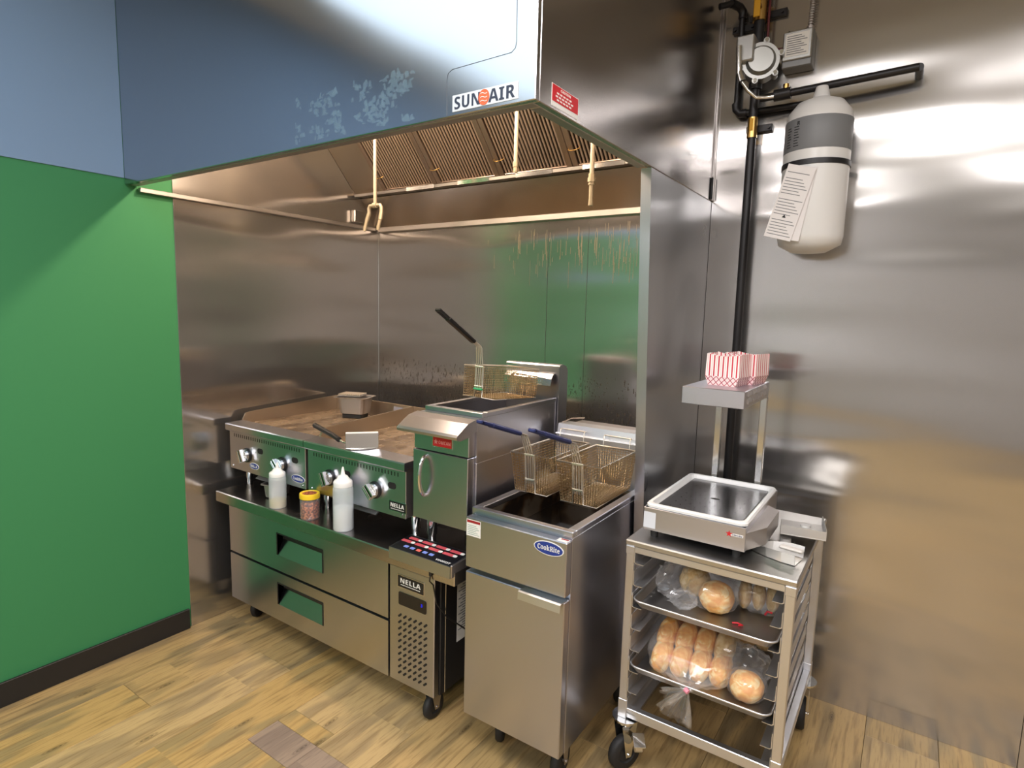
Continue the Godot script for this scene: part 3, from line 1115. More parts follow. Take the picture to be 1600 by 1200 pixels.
	for r in 2:
		for c in 4:
			var kx := -0.112 + c * 0.068 + r * 0.0 + (0.008 if r == 0 else -0.006)
			var ky := 0.034 - r * 0.026
			m = mb()
			m.X = m.X * Transform3D(top, mid)
			m.prism(rrect(0.05, 0.016, 0.003, 2), 0.0012, 0.002, Transform3D(Basis(), v3(kx, ky, 0)))
			part(t, "red_key", m, keyred)
			m = mb()
			m.X = m.X * Transform3D(top, mid)
			m.prism(rrect(0.018, 0.014, 0.006, 3), 0.0012, 0.0021, Transform3D(Basis(), v3(kx + 0.03, ky, 0)))
			part(t, "round_key", m, P_white)
	for c in 5:
		m = mb()
		m.X = m.X * Transform3D(top, mid)
		m.prism(rrect(0.02, 0.014, 0.002, 2), 0.0012, 0.002, Transform3D(Basis(), v3(-0.09 + c * 0.031, -0.026, 0)))
		part(t, "small_key", m, keyorange if c == 2 else keyblue)
	lettering(t, "lettering", "VOOFIST", mid + top * v3(0.102, -0.042, 0.0014), top, 0.066, 0.011, P_white)
	m = mb()
	m.box(v3(1.5635, 0.66, 1.03), v3(1.571, 0.707, 1.142), 0.002)
	part(t, "end_cap", m, S_dull)
	m = mb()
	m.box(v3(1.46, 0.638, 1.1285), v3(1.472, 0.654, 1.137), 0.002)
	part(t, "cable_clip", m, K_black)
	t = thing("timer_cable", "thin black cable hanging from the timer beside the chef base", "cable", v3(1.47, 0.3, 1.0))
	m = mb()
	m.tube([v3(1.465, 0.642, 1.131), v3(1.466, 0.62, 1.137), v3(1.468, 0.6, 1.12), v3(1.468, 0.52, 1.1), v3(1.475, 0.45, 1.05), v3(1.485, 0.36, 0.95), v3(1.5, 0.3, 0.8)], 0.0028, 6)
	part(t, "cable", m, K_black)

# ---------------------------------------------------------------- griddles
func griddle_texture() -> ImageTexture:
	var n := FastNoiseLite.new(); n.seed = 8; n.frequency = 0.012; n.fractal_octaves = 5
	var p := FastNoiseLite.new(); p.seed = 3; p.frequency = 0.02; p.fractal_octaves = 3
	return painted(256, 256, func(x: int, y: int) -> Color:
		var a := n.get_noise_2d(x * 1.2, y * 0.5)
		var b := p.get_noise_2d(x * 0.6, y * 5.0)
		var c := srgb(160, 136, 108).lerp(srgb(104, 84, 64), clampf(a * 1.6 + 0.35, 0.0, 1.0))
		return c.lerp(srgb(190, 166, 136), clampf(b * 1.2 - 0.15, 0.0, 0.6)))

func build_griddles() -> void:
	var hot := plain("seasoned griddle steel", Color.WHITE, 0.36, 0.35)
	hot.albedo_texture = griddle_texture()
	hot.uv1_scale = Vector3(2.1, 1.6, 1.0)
	hot.roughness_texture = t_smudge
	var splash := steel("griddle splash", srgb(196, 182, 164), 0.42, 0.0, 0.005)
	for k in 2:
		var x0 := 0.05 + k * 0.609
		var x1 := x0 + 0.6075
		var t := thing("griddle", ["steel countertop griddle against the left wall, with two oval blue badges", "steel countertop griddle beside the tabletop fryer, with a black name badge"][k], "griddle", v3(x0 + 0.3, 0.677, 0.72), 0.0, "countertop griddles")
		var m := mb()
		m.box(v3(x0 + 0.012, 0.775, 0.37), v3(x1 - 0.012, 0.975, 1.0395), 0.002)
		part(t, "body", m, S_dull)
		m = mb()
		m.box(v3(x0 + 0.008, 0.775, 1.04), v3(x1 - 0.008, 0.9665, 1.0445), 0.0015)
		var fp := part(t, "control_panel", m, S_app)
		# front ledge with a rolled edge
		m = mb()
		var prof := PackedVector2Array([Vector2(0.955, 0.9755), Vector2(1.0455, 0.9755), Vector2(1.0455, 0.967), Vector2(1.0585, 0.967), Vector2(1.0616, 0.972), Vector2(1.0616, 0.997), Vector2(1.058, 1.002), Vector2(0.968, 1.004), Vector2(0.955, 0.99)])
		m.prism(prof, x0 + 0.001, x1 - 0.001, Transform3D(Basis(Vector3(0, 0, 1), Vector3(0, 1, 0), Vector3(1, 0, 0)), Vector3.ZERO))
		part(t, "front_ledge", m, S_app)
		m = mb()
		m.box(v3(x0 + 0.008, 0.9755, 0.385), v3(x1 - 0.008, 0.988, 0.93), 0.002)
		part(t, "griddle_plate", m, hot)
		m = mb()
		m.box(v3(x0 + 0.008, 0.9752, 0.9305), v3(x1 - 0.008, 0.9775, 0.9545))
		part(t, "grease_gutter", m, K_dark)
		# splash guards
		m = mb()
		var sp := PackedVector2Array([Vector2(0.38, 0.976), Vector2(0.972, 0.976), Vector2(0.972, 1.006), Vector2(0.955, 1.038), Vector2(0.93, 1.043), Vector2(0.38, 1.07)])
		var tf := Transform3D(Basis(Vector3(0, 0, 1), Vector3(0, 1, 0), Vector3(1, 0, 0)), Vector3.ZERO)
		m.prism(sp, x0 + 0.0005, x0 + 0.0045, tf)
		part(t, "side_splash", m, splash)
		m = mb()
		m.prism(sp, x1 - 0.0045, x1 - 0.0005, tf)
		part(t, "side_splash", m, splash)
		m = mb()
		m.box(v3(x0 + 0.005, 0.976, 0.376), v3(x1 - 0.005, 1.07, 0.3805), 0.001)
		part(t, "back_splash", m, splash)
		if k == 0:
			m = mb()
			m.box(v3(0.52, 1.028, 0.3806), v3(0.59, 1.055, 0.3811))
			part(t, "rating_label", m, plain("faded label", srgb(150, 148, 158), 0.5))
		# vents under the ledge
		m = mb()
		for i in 30:
			var vx := x0 + 0.05 + i * (0.507 / 29.0)
			m.box(v3(vx - 0.0022, 0.938, 1.0446), v3(vx + 0.0022, 0.954, 1.0452))
		part(fp, "vent_slots", m, plain("vent hole", srgb(20, 18, 16), 0.8), "", "stuff")
		for i in 2:
			var kx: float = x0 + [0.152, 0.428][i]
			var ky := 0.86
			m = mb()
			m.cyl(v3(kx, ky, 1.0446), v3(kx, ky, 1.052), 0.036, 0.034, 22)
			var kb := part(fp, "knob_collar", m, K_black)
			m = mb()
			m.cyl(v3(kx, ky, 1.052), v3(kx, ky, 1.066), 0.031, 0.029, 22)
			m.X = m.X * Transform3D(Basis(Vector3.BACK, [0.15, 0.5][i] - 1.3), v3(kx, ky, 1.066))
			for fin in 3:
				m.box(v3(-0.03, -0.017 + fin * 0.0125, 0.0), v3(0.03, -0.008 + fin * 0.0125, 0.024 - absi(fin - 1) * 0.004), 0.002)
			part(fp, "knob", m, S_chrome)
			var wx: float = x0 + [0.262, 0.525][i]
			m = mb()
			m.prism(rrect(0.044, 0.026, 0.012), 0.0, 0.0008, Transform3D(Basis(), v3(wx, 0.896, 1.0446)))
			part(fp, "flame_window", m, plain("vent hole", srgb(20, 18, 16), 0.8))
		if k == 0:
			for q in 2:
				var bx: float = [0.261, 0.596][q]
				m = mb()
				var ow: float = [0.075, 0.096][q]
				var oh: float = [0.032, 0.036][q]
				m.prism(oval(ow, oh), 0.0, 0.0012, Transform3D(Basis(), v3(bx, 0.815, 1.0446)))
				part(fp, "badge_edge", m, P_white)
				m = mb()
				m.prism(oval(ow - 0.005, oh - 0.005), 0.0, 0.0006, Transform3D(Basis(), v3(bx, 0.815, 1.0458)))
				part(fp, "badge", m, C_blue)
				lettering(fp, "lettering", ["NELLA", "CookRite"][q], v3(bx, 0.815, 1.0466), FRONT, ow * 0.72, oh * 0.4, P_white, q == 1, q == 1)
		else:
			m = mb()
			m.box(v3(1.168, 0.796, 1.0446), v3(1.262, 0.838, 1.0462), 0.0005)
			part(fp, "badge_edge", m, S_chrome)
			m = mb()
			m.box(v3(1.1705, 0.7985, 1.0462), v3(1.2595, 0.8355, 1.047), 0.0003)
			part(fp, "badge", m, K_black)
			lettering(fp, "lettering", "NELLA", v3(1.215, 0.821, 1.0473), FRONT, 0.072, 0.016, P_white)
			m = mb()
			for i in 12:
				m.box(v3(1.179 + i * 0.006, 0.8045, 1.047), v3(1.1836 + i * 0.006, 0.807, 1.0472))
			part(fp, "printed_lines", m, P_white, "", "stuff")
		for sx: float in [0.03, 0.578]:
			m = mb()
			m.cyl(v3(x0 + sx, 0.79, 1.0446), v3(x0 + sx, 0.79, 1.048), 0.006, 0.004, 10)
			part(fp, "screw", m, S_chrome)
		for fx: float in [0.035, 0.572]:
			for fz: float in [0.96, 0.43]:
				m = mb()
				m.lathe(v3(x0 + fx, 0.6771, fz), [Vector2(0.0, 0.0), Vector2(0.013, 0.0), Vector2(0.016, 0.006), Vector2(0.016, 0.03), Vector2(0.02, 0.034), Vector2(0.02, 0.0978)], 14)
				part(t, "foot", m, S_chrome)
		# drip drawer below
		m = mb()
		var dx := x0 + 0.2
		m.prism(PackedVector2Array([Vector2(0.55, 0.7705), Vector2(1.0, 0.7705), Vector2(1.034, 0.752), Vector2(1.03, 0.748), Vector2(0.998, 0.765), Vector2(0.55, 0.765)]), dx, dx + 0.22, tf)
		part(t, "drip_drawer", m, S_alu)

# ---------------------------------------------------------------- fryers
func fry_basket(w: float, l: float, d: float, taper: float, called: String, label: String, at: Vector3, turn: float, handle: Material, lift: Array, hooks: bool, grp: String) -> Node3D:
	# origin at the middle of the bottom; front (handle side) towards +z
	var t := thing(called, label, "fry basket", at, turn, grp)
	org = Vector3.ZERO
	var wire := plain("basket wire", srgb(190, 166, 128), 0.35, 1.0)
	var rod := plain("basket rod", srgb(222, 216, 204), 0.35, 1.0)
	var hw := w * 0.5
	var hl := l * 0.5
	var bw := hw - taper
	var bl := hl - taper
	var m := MB.new()
	var ring := func(y: float) -> Array:
		var f := y / d
		var x := lerpf(bw, hw, f)
		var z := lerpf(bl, hl, f)
		return [v3(-x, y, -z), v3(x, y, -z), v3(x, y, z), v3(-x, y, z), v3(-x, y, -z)]
	var ny := int(d / 0.0098)
	for j in ny:
		m.tube(ring.call(d * j / ny), 0.0012, 4)
	for i in int(w / 0.0105) + 1:
		var f := -1.0 + 2.0 * i / float(int(w / 0.0105))
		m.tube([v3(f * hw, d, -hl), v3(f * bw, 0, -bl), v3(f * bw, 0, bl), v3(f * hw, d, hl)], 0.0012, 4)
	for i in int(l / 0.0105) + 1:
		var f := -1.0 + 2.0 * i / float(int(l / 0.0105))
		m.tube([v3(-hw, d, f * hl), v3(-bw, 0, f * bl), v3(bw, 0, f * bl), v3(hw, d, f * hl)], 0.0012, 4)
	part(t, "wire_mesh", m, wire, "", "stuff")
	m = MB.new()
	m.tube(ring.call(d), 0.0038, 8)
	part(t, "rim", m, rod)
	m = MB.new()
	for s: float in [-1.0, 1.0]:
		m.tube([v3(s * 0.02, d, hl + 0.003), v3(s * 0.02, 0.0, bl + 0.003), v3(s * bw, -0.001, bl + 0.002), v3(s * bw, -0.001, -bl), v3(s * 0.02, -0.001, -bl)], 0.0022, 6)
	part(t, "support_rod", m, rod)
	# shank of four wires and the coated handle
	var neck: Vector3 = lift[0]
	var tip: Vector3 = lift[1]
	m = MB.new()
	for k in 4:
		var x := -0.015 + k * 0.01
		m.tube([v3(x, d * 0.25, lerpf(bl, hl, 0.25) + 0.004), v3(x, d + 0.002, hl + 0.004), v3(neck.x + x * 0.9, neck.y - 0.008, neck.z - 0.003), v3(neck.x + x * 0.7, neck.y, neck.z), neck.lerp(tip, 0.2) + v3(x * 0.5, 0, 0)], 0.0027, 6)
	part(t, "shank", m, rod)
	m = MB.new()
	m.box(v3(-0.022, d * 0.98, hl + 0.001), v3(0.022, d * 1.03, hl + 0.008), 0.001)
	m.box(v3(-0.02, d * 0.33, lerpf(bl, hl, 0.35) + 0.002), v3(0.02, d * 0.38, lerpf(bl, hl, 0.35) + 0.009), 0.001)
	part(t, "clamp", m, rod)
	m = MB.new()
	var dirn := (tip - neck).normalized()
	var side := Vector3.RIGHT - dirn * dirn.x
	side = side.normalized()
	var up := dirn.cross(side)
	var L := (tip - neck).length()
	m.X = Transform3D(Basis(side, dirn, side.cross(dirn)), neck)
	m.box(v3(-0.014, L * 0.12, -0.008), v3(0.014, L * 0.78, 0.008), 0.005)
	m.box(v3(-0.014, L * 0.77, -0.006), v3(-0.006, L, 0.006), 0.003)
	m.box(v3(0.006, L * 0.77, -0.006), v3(0.014, L, 0.006), 0.003)
	m.box(v3(-0.014, L * 0.955, -0.006), v3(0.014, L, 0.006), 0.003)
	part(t, "grip", m, handle)
	if hooks:
		m = MB.new()
		for s: float in [-1.0, 1.0]:
			var x := s * 0.055
			m.tube([v3(x, d, -hl), v3(x, d + 0.036, -hl - 0.006), v3(x, d + 0.042, -hl - 0.012), v3(x, d + 0.04, -hl - 0.022)], 0.0024, 6)
		m.tube([v3(-0.055, d + 0.041, -hl - 0.018), v3(0.055, d + 0.041, -hl - 0.018)], 0.0024, 6)
		part(t, "hanger", m, rod)
	return t

func build_tabletop_fryer() -> void:
	var t := thing("tabletop_fryer", "narrow steel deep fryer with a curved door handle standing on the worktop", "fryer", v3(1.42, 0.677, 0.72))
	var x0 := 1.287
	var x1 := 1.562
	var m := mb()
	# casing with an open tank: walls only above, solid below
	m.box(v3(x0 + 0.004, 0.79, 0.44), v3(x1, 1.04, 1.0), 0.002)
	m.box(v3(x0 + 0.004, 1.04, 0.44), v3(x0 + 0.016, 1.2, 1.0))
	m.box(v3(x1 - 0.012, 1.04, 0.44), v3(x1, 1.2, 1.0))
	m.box(v3(x0 + 0.016, 1.04, 0.95), v3(x1 - 0.012, 1.2, 1.0))
	part(t, "casing", m, S_app)
	m = mb()
	var r := 0.022
	m.box(v3(x0, 1.2, 0.944), v3(x1 + 0.002, 1.218, 0.972), 0.002)
	m.box(v3(x0, 1.2, 0.44), v3(x0 + r, 1.218, 0.9438), 0.002)
	m.box(v3(x1 + 0.002 - r, 1.2, 0.44), v3(x1 + 0.002, 1.218, 0.9438), 0.002)
	part(t, "tank_rim", m, S_app)
	m = mb()
	m.box(v3(x0 + 0.0165, 1.0405, 0.442), v3(x1 - 0.0125, 1.09, 0.9495))
	part(t, "oil", m, plain("dark oil", srgb(12, 9, 6), 0.08), "dark used oil")
	m = mb()
	m.box(v3(x0 + 0.016, 1.04, 0.44), v3(x1 - 0.012, 1.2, 0.446))
	part(t, "tank_back", m, S_dull)
	# landing shelf sloping over the front
	var tf := Transform3D(Basis(Vector3(0, 0, 1), Vector3(0, 1, 0), Vector3(1, 0, 0)), Vector3.ZERO)
	m = mb()
	m.prism(PackedVector2Array([Vector2(1.0005, 1.155), Vector2(1.045, 1.14), Vector2(1.09, 1.135), Vector2(1.108, 1.14), Vector2(1.112, 1.15), Vector2(1.104, 1.158), Vector2(1.05, 1.19), Vector2(1.0005, 1.199)]), x0 - 0.012, x1 - 0.002, tf)
	part(t, "landing_shelf", m, S_app)
	m = mb()
	m.box(v3(x0 + 0.006, 1.064, 1.0005), v3(x1 - 0.008, 1.154, 1.036), 0.002)
	var up := part(t, "upper_front", m, S_app)
	m = mb()
	m.box(v3(x0 + 0.004, 0.795, 1.0005), v3(x1 - 0.008, 1.061, 1.04), 0.002)
	var door := part(t, "door", m, S_app)
	m = mb()
	var q := []
	for i in 13:
		var a := PI * i / 12.0
		q.append(v3(1.355, 0.967 - cos(a) * 0.075, 1.04 + sin(a) * 0.036))
	m.tube(q, 0.0075, 10)
	part(door, "handle", m, S_chrome)
	m = mb()
	m.box(v3(1.385, 1.083, 1.036), v3(1.482, 1.124, 1.039), 0.001)
	part(up, "badge_edge", m, S_chrome)
	m = mb()
	m.box(v3(1.389, 1.0865, 1.039), v3(1.478, 1.1205, 1.0398), 0.0004)
	part(up, "badge", m, C_red)
	m = mb()
	var star := PackedVector2Array()
	for i in 10:
		var rr := 0.011 if i % 2 == 0 else 0.0048
		star.append(Vector2(sin(TAU * i / 10.0) * rr, cos(TAU * i / 10.0) * rr))
	m.prism(star, 0.0, 0.0006, Transform3D(Basis(), v3(1.404, 1.1035, 1.0399)))
	part(up, "badge_star", m, plain("pale red print", srgb(228, 150, 146), 0.5))
	lettering(up, "lettering", "OMCAN", v3(1.445, 1.103, 1.0401), FRONT, 0.056, 0.013, mats["pale red print"])
	# flue box at the back
	m = mb()
	m.prism(PackedVector2Array([Vector2(0.36, 1.0), Vector2(0.4345, 1.0), Vector2(0.4345, 1.352), Vector2(0.43, 1.358), Vector2(0.405, 1.36), Vector2(0.375, 1.352), Vector2(0.36, 1.33)]), x0 + 0.004, x1 + 0.008, tf)
	part(t, "flue_box", m, S_app)
	m = mb()
	m.prism(PackedVector2Array([Vector2(0.4347, 1.325), Vector2(0.452, 1.32), Vector2(0.468, 1.3), Vector2(0.475, 1.27), Vector2(0.472, 1.269), Vector2(0.464, 1.298), Vector2(0.45, 1.316), Vector2(0.4347, 1.32)]), x0 + 0.02, x1 - 0.012, tf)
	part(t, "basket_ledge", m, S_chrome)
	for fx: float in [x0 + 0.045, x1 - 0.04]:
		for fz: float in [0.975, 0.5]:
			m = mb()
			m.lathe(v3(fx, 0.6771, fz), [Vector2(0.0, 0.0), Vector2(0.014, 0.0), Vector2(0.016, 0.006), Vector2(0.016, 0.035), Vector2(0.0205, 0.04), Vector2(0.0205, 0.1128)], 14)
			part(t, "foot", m, S_chrome)
	var bk := fry_basket(0.168, 0.29, 0.122, 0.003, "fry_basket", "wire fry basket with a black handle resting on the tabletop fryer", v3(1.4, 1.228, 0.63), 0.0, K_black, [v3(0, 0.205, 0.165), v3(-0.01, 0.33, 0.4)], false, "wire fry baskets")
	org = Vector3.ZERO
	m = MB.new()
	m.box(v3(-0.022, 0.03, 0.1445), v3(0.022, 0.037, 0.1535), 0.001)
	part(bk, "cable_tie", m, plain("green tie", srgb(60, 170, 110), 0.5), "green cable tie")
	bk.rotation = Vector3(-0.07, -0.06, -0.02)

func build_floor_fryer() -> void:
	var t := thing("floor_fryer", "tall steel floor fryer on casters with a blue oval badge", "fryer", v3(1.8, 0, 0.8))
	var x0 := 1.606
	var x1 := 2.0
	var z := 1.109
	var m := mb()
	m.box(v3(x0, 0.16, 0.42), v3(x0 + 0.012, 0.889, 1.075), 0.001)
	m.box(v3(x1 - 0.012, 0.16, 0.42), v3(x1, 0.889, 1.075), 0.001)
	m.box(v3(x0 + 0.012, 0.16, 0.42), v3(x1 - 0.012, 0.6, 1.074))
	m.box(v3(x0 + 0.012, 0.6, 1.05), v3(x1 - 0.012, 0.889, 1.074))
	part(t, "casing", m, S_app)
	# tank rim and sloping inner walls
	m = mb()
	m.box(v3(x0 - 0.0005, 0.889, 1.052), v3(x1 + 0.0005, 0.909, 1.0765), 0.002)
	m.box(v3(x0 - 0.0005, 0.889, 0.5), v3(x0 + 0.03, 0.909, 1.0518), 0.002)
	m.box(v3(x1 - 0.03, 0.889, 0.5), v3(x1 + 0.0005, 0.909, 1.0518), 0.002)
	part(t, "tank_rim", m, S_app)
	var tank := plain("fried-on tank steel", Color.WHITE, 0.35, 0.7)
	tank.albedo_texture = noise_tex(256, 256, 0.012, 4, 31, ramp([[0.3, srgb(120, 108, 92)], [0.5, srgb(84, 62, 40)], [0.7, srgb(36, 26, 18)]]))
	tank.uv1_scale = Vector3(2, 2, 2)
	m = mb()
	var a0 := v3(x0 + 0.03, 0.889, 1.052)
	var a1 := v3(x1 - 0.03, 0.889, 1.052)
	var a2 := v3(x1 - 0.03, 0.889, 0.5)
	var a3 := v3(x0 + 0.03, 0.889, 0.5)
	var b0 := v3(x0 + 0.035, 0.6, 1.02)
	var b1 := v3(x1 - 0.035, 0.6, 1.02)
	var b2 := v3(x1 - 0.035, 0.6, 0.56)
	var b3 := v3(x0 + 0.035, 0.6, 0.56)
	m.quad(a0, a1, b1, b0, Vector3.FORWARD); m.quad(a1, a2, b2, b1, Vector3.LEFT); m.quad(a2, a3, b3, b2, Vector3.BACK); m.quad(a3, a0, b0, b3, Vector3.RIGHT)
	part(t, "tank_wall", m, tank, "fat-stained tank wall")
	m = mb()
	m.quad(v3(x0 + 0.031, 0.79, 1.045), v3(x1 - 0.031, 0.79, 1.045), v3(x1 - 0.031, 0.79, 0.51), v3(x0 + 0.031, 0.79, 0.51), Vector3.UP)
	part(t, "oil", m, plain("dark oil", srgb(12, 9, 6), 0.08), "dark used oil")
	# front
	m = mb()
	m.box(v3(x0 - 0.001, 0.705, 1.0755), v3(x1 - 0.002, 0.884, z), 0.003)
	var up := part(t, "upper_front", m, S_app)
	m = mb()
	m.box(v3(x0, 0.157, 1.0755), v3(x1 - 0.003, 0.69, z), 0.003)
	var door := part(t, "door", m, S_app)
	var tf := Transform3D(Basis(Vector3(0, 0, 1), Vector3(0, 1, 0), Vector3(1, 0, 0)), Vector3.ZERO)
	m = mb()
	m.prism(PackedVector2Array([Vector2(1.09, 0.6905), Vector2(z + 0.018, 0.6955), Vector2(z + 0.024, 0.692), Vector2(z + 0.026, 0.667), Vector2(z + 0.023, 0.667), Vector2(z + 0.0215, 0.69), Vector2(z + 0.017, 0.692), Vector2(1.09, 0.689)]), 1.84, 1.996, tf)
	part(door, "handle", m, S_alu)
	m = mb()
	m.prism(oval(0.108, 0.045, 28), 0.0, 0.0015, Transform3D(Basis(), v3(1.935, 0.853, z)))
	part(up, "badge_edge", m, P_white)
	m = mb()
	m.prism(oval(0.102, 0.04, 28), 0.0, 0.0006, Transform3D(Basis(), v3(1.935, 0.853, z + 0.0015)))
	part(up, "badge", m, C_blue)
	lettering(up, "lettering", "CookRite", v3(1.935, 0.854, z + 0.0023), FRONT, 0.08, 0.017, P_white, true, true)
	m = mb()
	m.box(v3(x0 + 0.002, 0.819, z), v3(x0 + 0.062, 0.877, z + 0.0006))
	var lab := part(up, "warning_label", m, P_white)
	m = mb()
	m.box(v3(x0 + 0.004, 0.866, z + 0.0006), v3(x0 + 0.06, 0.875, z + 0.0009))
	part(up, "label_band", m, plain("dark red print", srgb(150, 32, 36), 0.5))
	m = mb()
	for i in 6:
		m.box(v3(x0 + 0.007, 0.825 + i * 0.0062, z + 0.0006), v3(x0 + 0.056 - (i % 3) * 0.006, 0.8268 + i * 0.0062, z + 0.0009))
	part(up, "printed_lines", m, plain("green-grey print", srgb(130, 160, 148), 0.6))
	m = mb()
	m.box(v3(1.958, 0.884, 1.08), v3(1.995, 0.8846, 1.104))
	part(up, "warning_label", m, P_white)
	m = mb()
	m.box(v3(1.966, 0.8846, 1.082), v3(1.992, 0.8849, 1.09))
	part(up, "label_band", m, mats["dark red print"])
	# splash back with hanging bar
	m = mb()
	m.prism(PackedVector2Array([Vector2(0.42, 0.8895), Vector2(0.4995, 0.8895), Vector2(0.4995, 1.075), Vector2(0.515, 1.08), Vector2(0.512, 1.085), Vector2(0.497, 1.083), Vector2(0.49, 1.12), Vector2(0.42, 1.12)]), x0, x1 - 0.002, tf)
	part(t, "splash_back", m, S_alu)
	m = mb()
	m.box(v3(x0 + 0.04, 1.117, 0.35), v3(x1 - 0.04, 1.118, 0.42))
	m.tube([v3(x0 + 0.01, 1.121, 0.47), v3(x0 + 0.012, 1.127, 0.4), v3(x0 + 0.05, 1.127, 0.35)], 0.004, 8)
	part(t, "flue_guard", m, S_dull)
	for p: Array in [[x0 + 0.07, 0.97, 0.5], [x1 - 0.06, 0.99, 0.1], [x0 + 0.055, 0.5, 0.3], [x1 - 0.055, 0.5, 0.2]]:
		caster(t, v3(p[0], 0.058, p[1]), 0.058, 0.16, p[2], S_dull)
	var blue := plain("blue grip", srgb(28, 40, 92), 0.4)
	fry_basket(0.166, 0.315, 0.146, 0.014, "fry_basket", "wire fry basket with a blue handle on the left over the floor fryer", v3(1.692, 0.917, 0.69), 0.0, blue, [v3(0, 0.228, 0.2), v3(0, 0.315, 0.47)], true, "wire fry baskets")
	fry_basket(0.17, 0.315, 0.146, 0.014, "fry_basket", "wire fry basket with a blue handle on the right over the floor fryer", v3(1.893, 0.917, 0.695), 0.0, blue, [v3(0, 0.228, 0.2), v3(0, 0.315, 0.47)], true, "wire fry baskets")

# ---------------------------------------------------------------- pan rack cart and what stands on it
func build_cart() -> void:
	var t := thing("pan_rack_cart", "half-height aluminium sheet pan rack on casters at the right", "cart", v3(2.346, 0, 0.52))
	var x0 := 2.086
	var x1 := 2.606
	var z1 := 0.851
	var z0 := 0.2
	var m: MB
	for px: float in [x0, x1 - 0.028]:
		for pz: float in [z0, z1 - 0.028]:
			m = mb()
			m.box(v3(px, 0.205, pz), v3(px + 0.028, 0.818, pz + 0.028), 0.002)
			part(t, "post", m, S_alu)
			m = mb()
			m.box(v3(px - 0.0015, 0.2, pz - 0.0015), v3(px + 0.0295, 0.268, pz + 0.0295), 0.002)
			part(t, "post_sleeve", m, S_alu)
			m = mb()
			m.box(v3(px - 0.0015, 0.79, pz - 0.0015), v3(px + 0.0295, 0.8195, pz + 0.0295), 0.002)
			part(t, "post_sleeve", m, S_alu)
	m = mb()
	m.box(v3(x0 - 0.004, 0.82, z0 - 0.004), v3(x1 + 0.004, 0.84, z1 + 0.004), 0.004)
	part(t, "top_shelf", m, steel("worn aluminium top", srgb(190, 188, 184), 0.34, 0.0, 0.012))
	for zz: float in [z0 + 0.002, z1 - 0.026]:
		m = mb()
		m.box(v3(x0 + 0.029, 0.797, zz), v3(x1 - 0.029, 0.8195, zz + 0.024), 0.002)
		part(t, "top_rail", m, S_alu)
		m = mb()
		m.box(v3(x0 + 0.029, 0.205, zz), v3(x1 - 0.029, 0.24, zz + 0.024), 0.002)
		part(t, "bottom_rail", m, S_alu)
	for xx: float in [x0 + 0.002, x1 - 0.026]:
		m = mb()
		m.box(v3(xx, 0.205, z0 + 0.029), v3(xx + 0.024, 0.24, z1 - 0.029), 0.002)
		part(t, "bottom_rail", m, S_alu)
	var tf := Transform3D()
	for i in 8:
		var y := 0.762 - i * 0.0768
		if y < 0.21:
			break
		m = mb()
		m.prism(PackedVector2Array([Vector2(x0 + 0.0285, y + 0.05), Vector2(x0 + 0.0285, y + 0.002), Vector2(x0 + 0.034, y - 0.002), Vector2(x0 + 0.062, y - 0.002), Vector2(x0 + 0.062, y), Vector2(x0 + 0.036, y), Vector2(x0 + 0.031, y + 0.004), Vector2(x0 + 0.031, y + 0.05)]), z0 + 0.002, z1 - 0.002)
		part(t, "runner", m, S_alu)
		m = mb()
		m.prism(PackedVector2Array([Vector2(x1 - 0.0285, y + 0.05), Vector2(x1 - 0.0285, y + 0.002), Vector2(x1 - 0.034, y - 0.002), Vector2(x1 - 0.062, y - 0.002), Vector2(x1 - 0.062, y), Vector2(x1 - 0.036, y), Vector2(x1 - 0.031, y + 0.004), Vector2(x1 - 0.031, y + 0.05)]), z0 + 0.002, z1 - 0.002)
		part(t, "runner", m, S_alu)
	for p: Array in [[x0 + 0.022, z1 - 0.02, -0.5], [x1 - 0.022, z1 - 0.02, 0.4], [x0 + 0.022, z0 + 0.03, 0.2], [x1 - 0.022, z0 + 0.03, 0.1]]:
		caster(t, v3(p[0], 0.064, p[1]), 0.064, 0.2, p[2], S_chrome)
	# brake pedal on the front left caster
	m = mb()
	m.X = m.X * Transform3D(Basis(Vector3.UP, 0.6) * Basis(Vector3.RIGHT, 0.5), v3(x0 + 0.075, 0.11, z1 - 0.01))
	m.cyl(v3(-0.012, 0, 0), v3(0.012, 0, 0), 0.018, -1.0, 12)
	m.box(v3(-0.02, 0.03, -0.03), v3(0.02, 0.036, 0.02), 0.002)
	part(t, "brake_pedal", m, S_chrome)
	# sheet pans
	for k in 2:
		var y: float = [0.6205, 0.3905][k]
		var pt := thing("sheet_pan", ["aluminium sheet pan on the upper runners of the cart", "aluminium sheet pan on the lower runners of the cart"][k], "tray", v3(2.346, y, 0.54), 0.0, "sheet pans in the cart")
		sheet_pan(pt, 0.446, 0.65, 0.024, y, v3(2.346, y, 0.55))
	# food warmer
	t = thing("food_warmer", "steel countertop fry warmer with a heat lamp head on two posts", "food warmer", v3(2.285, 0.84, 0.56))
	m = mb()
	var wx0 := 2.12
	var wx1 := 2.448
	m.box(v3(wx0, 0.868, 0.795), v3(wx1, 0.945, 0.799), 0.001)
	m.box(v3(wx0, 0.868, 0.3), v3(wx1, 0.945, 0.304), 0.001)
	m.box(v3(wx0, 0.868, 0.304), v3(wx0 + 0.003, 0.945, 0.795))
	m.box(v3(wx1 - 0.003, 0.868, 0.304), v3(wx1, 0.945, 0.795))
	m.box(v3(wx0 + 0.003, 0.868, 0.304), v3(wx1 - 0.003, 0.872, 0.795))
	var hs := part(t, "housing", m, S_app)
	m = mb()
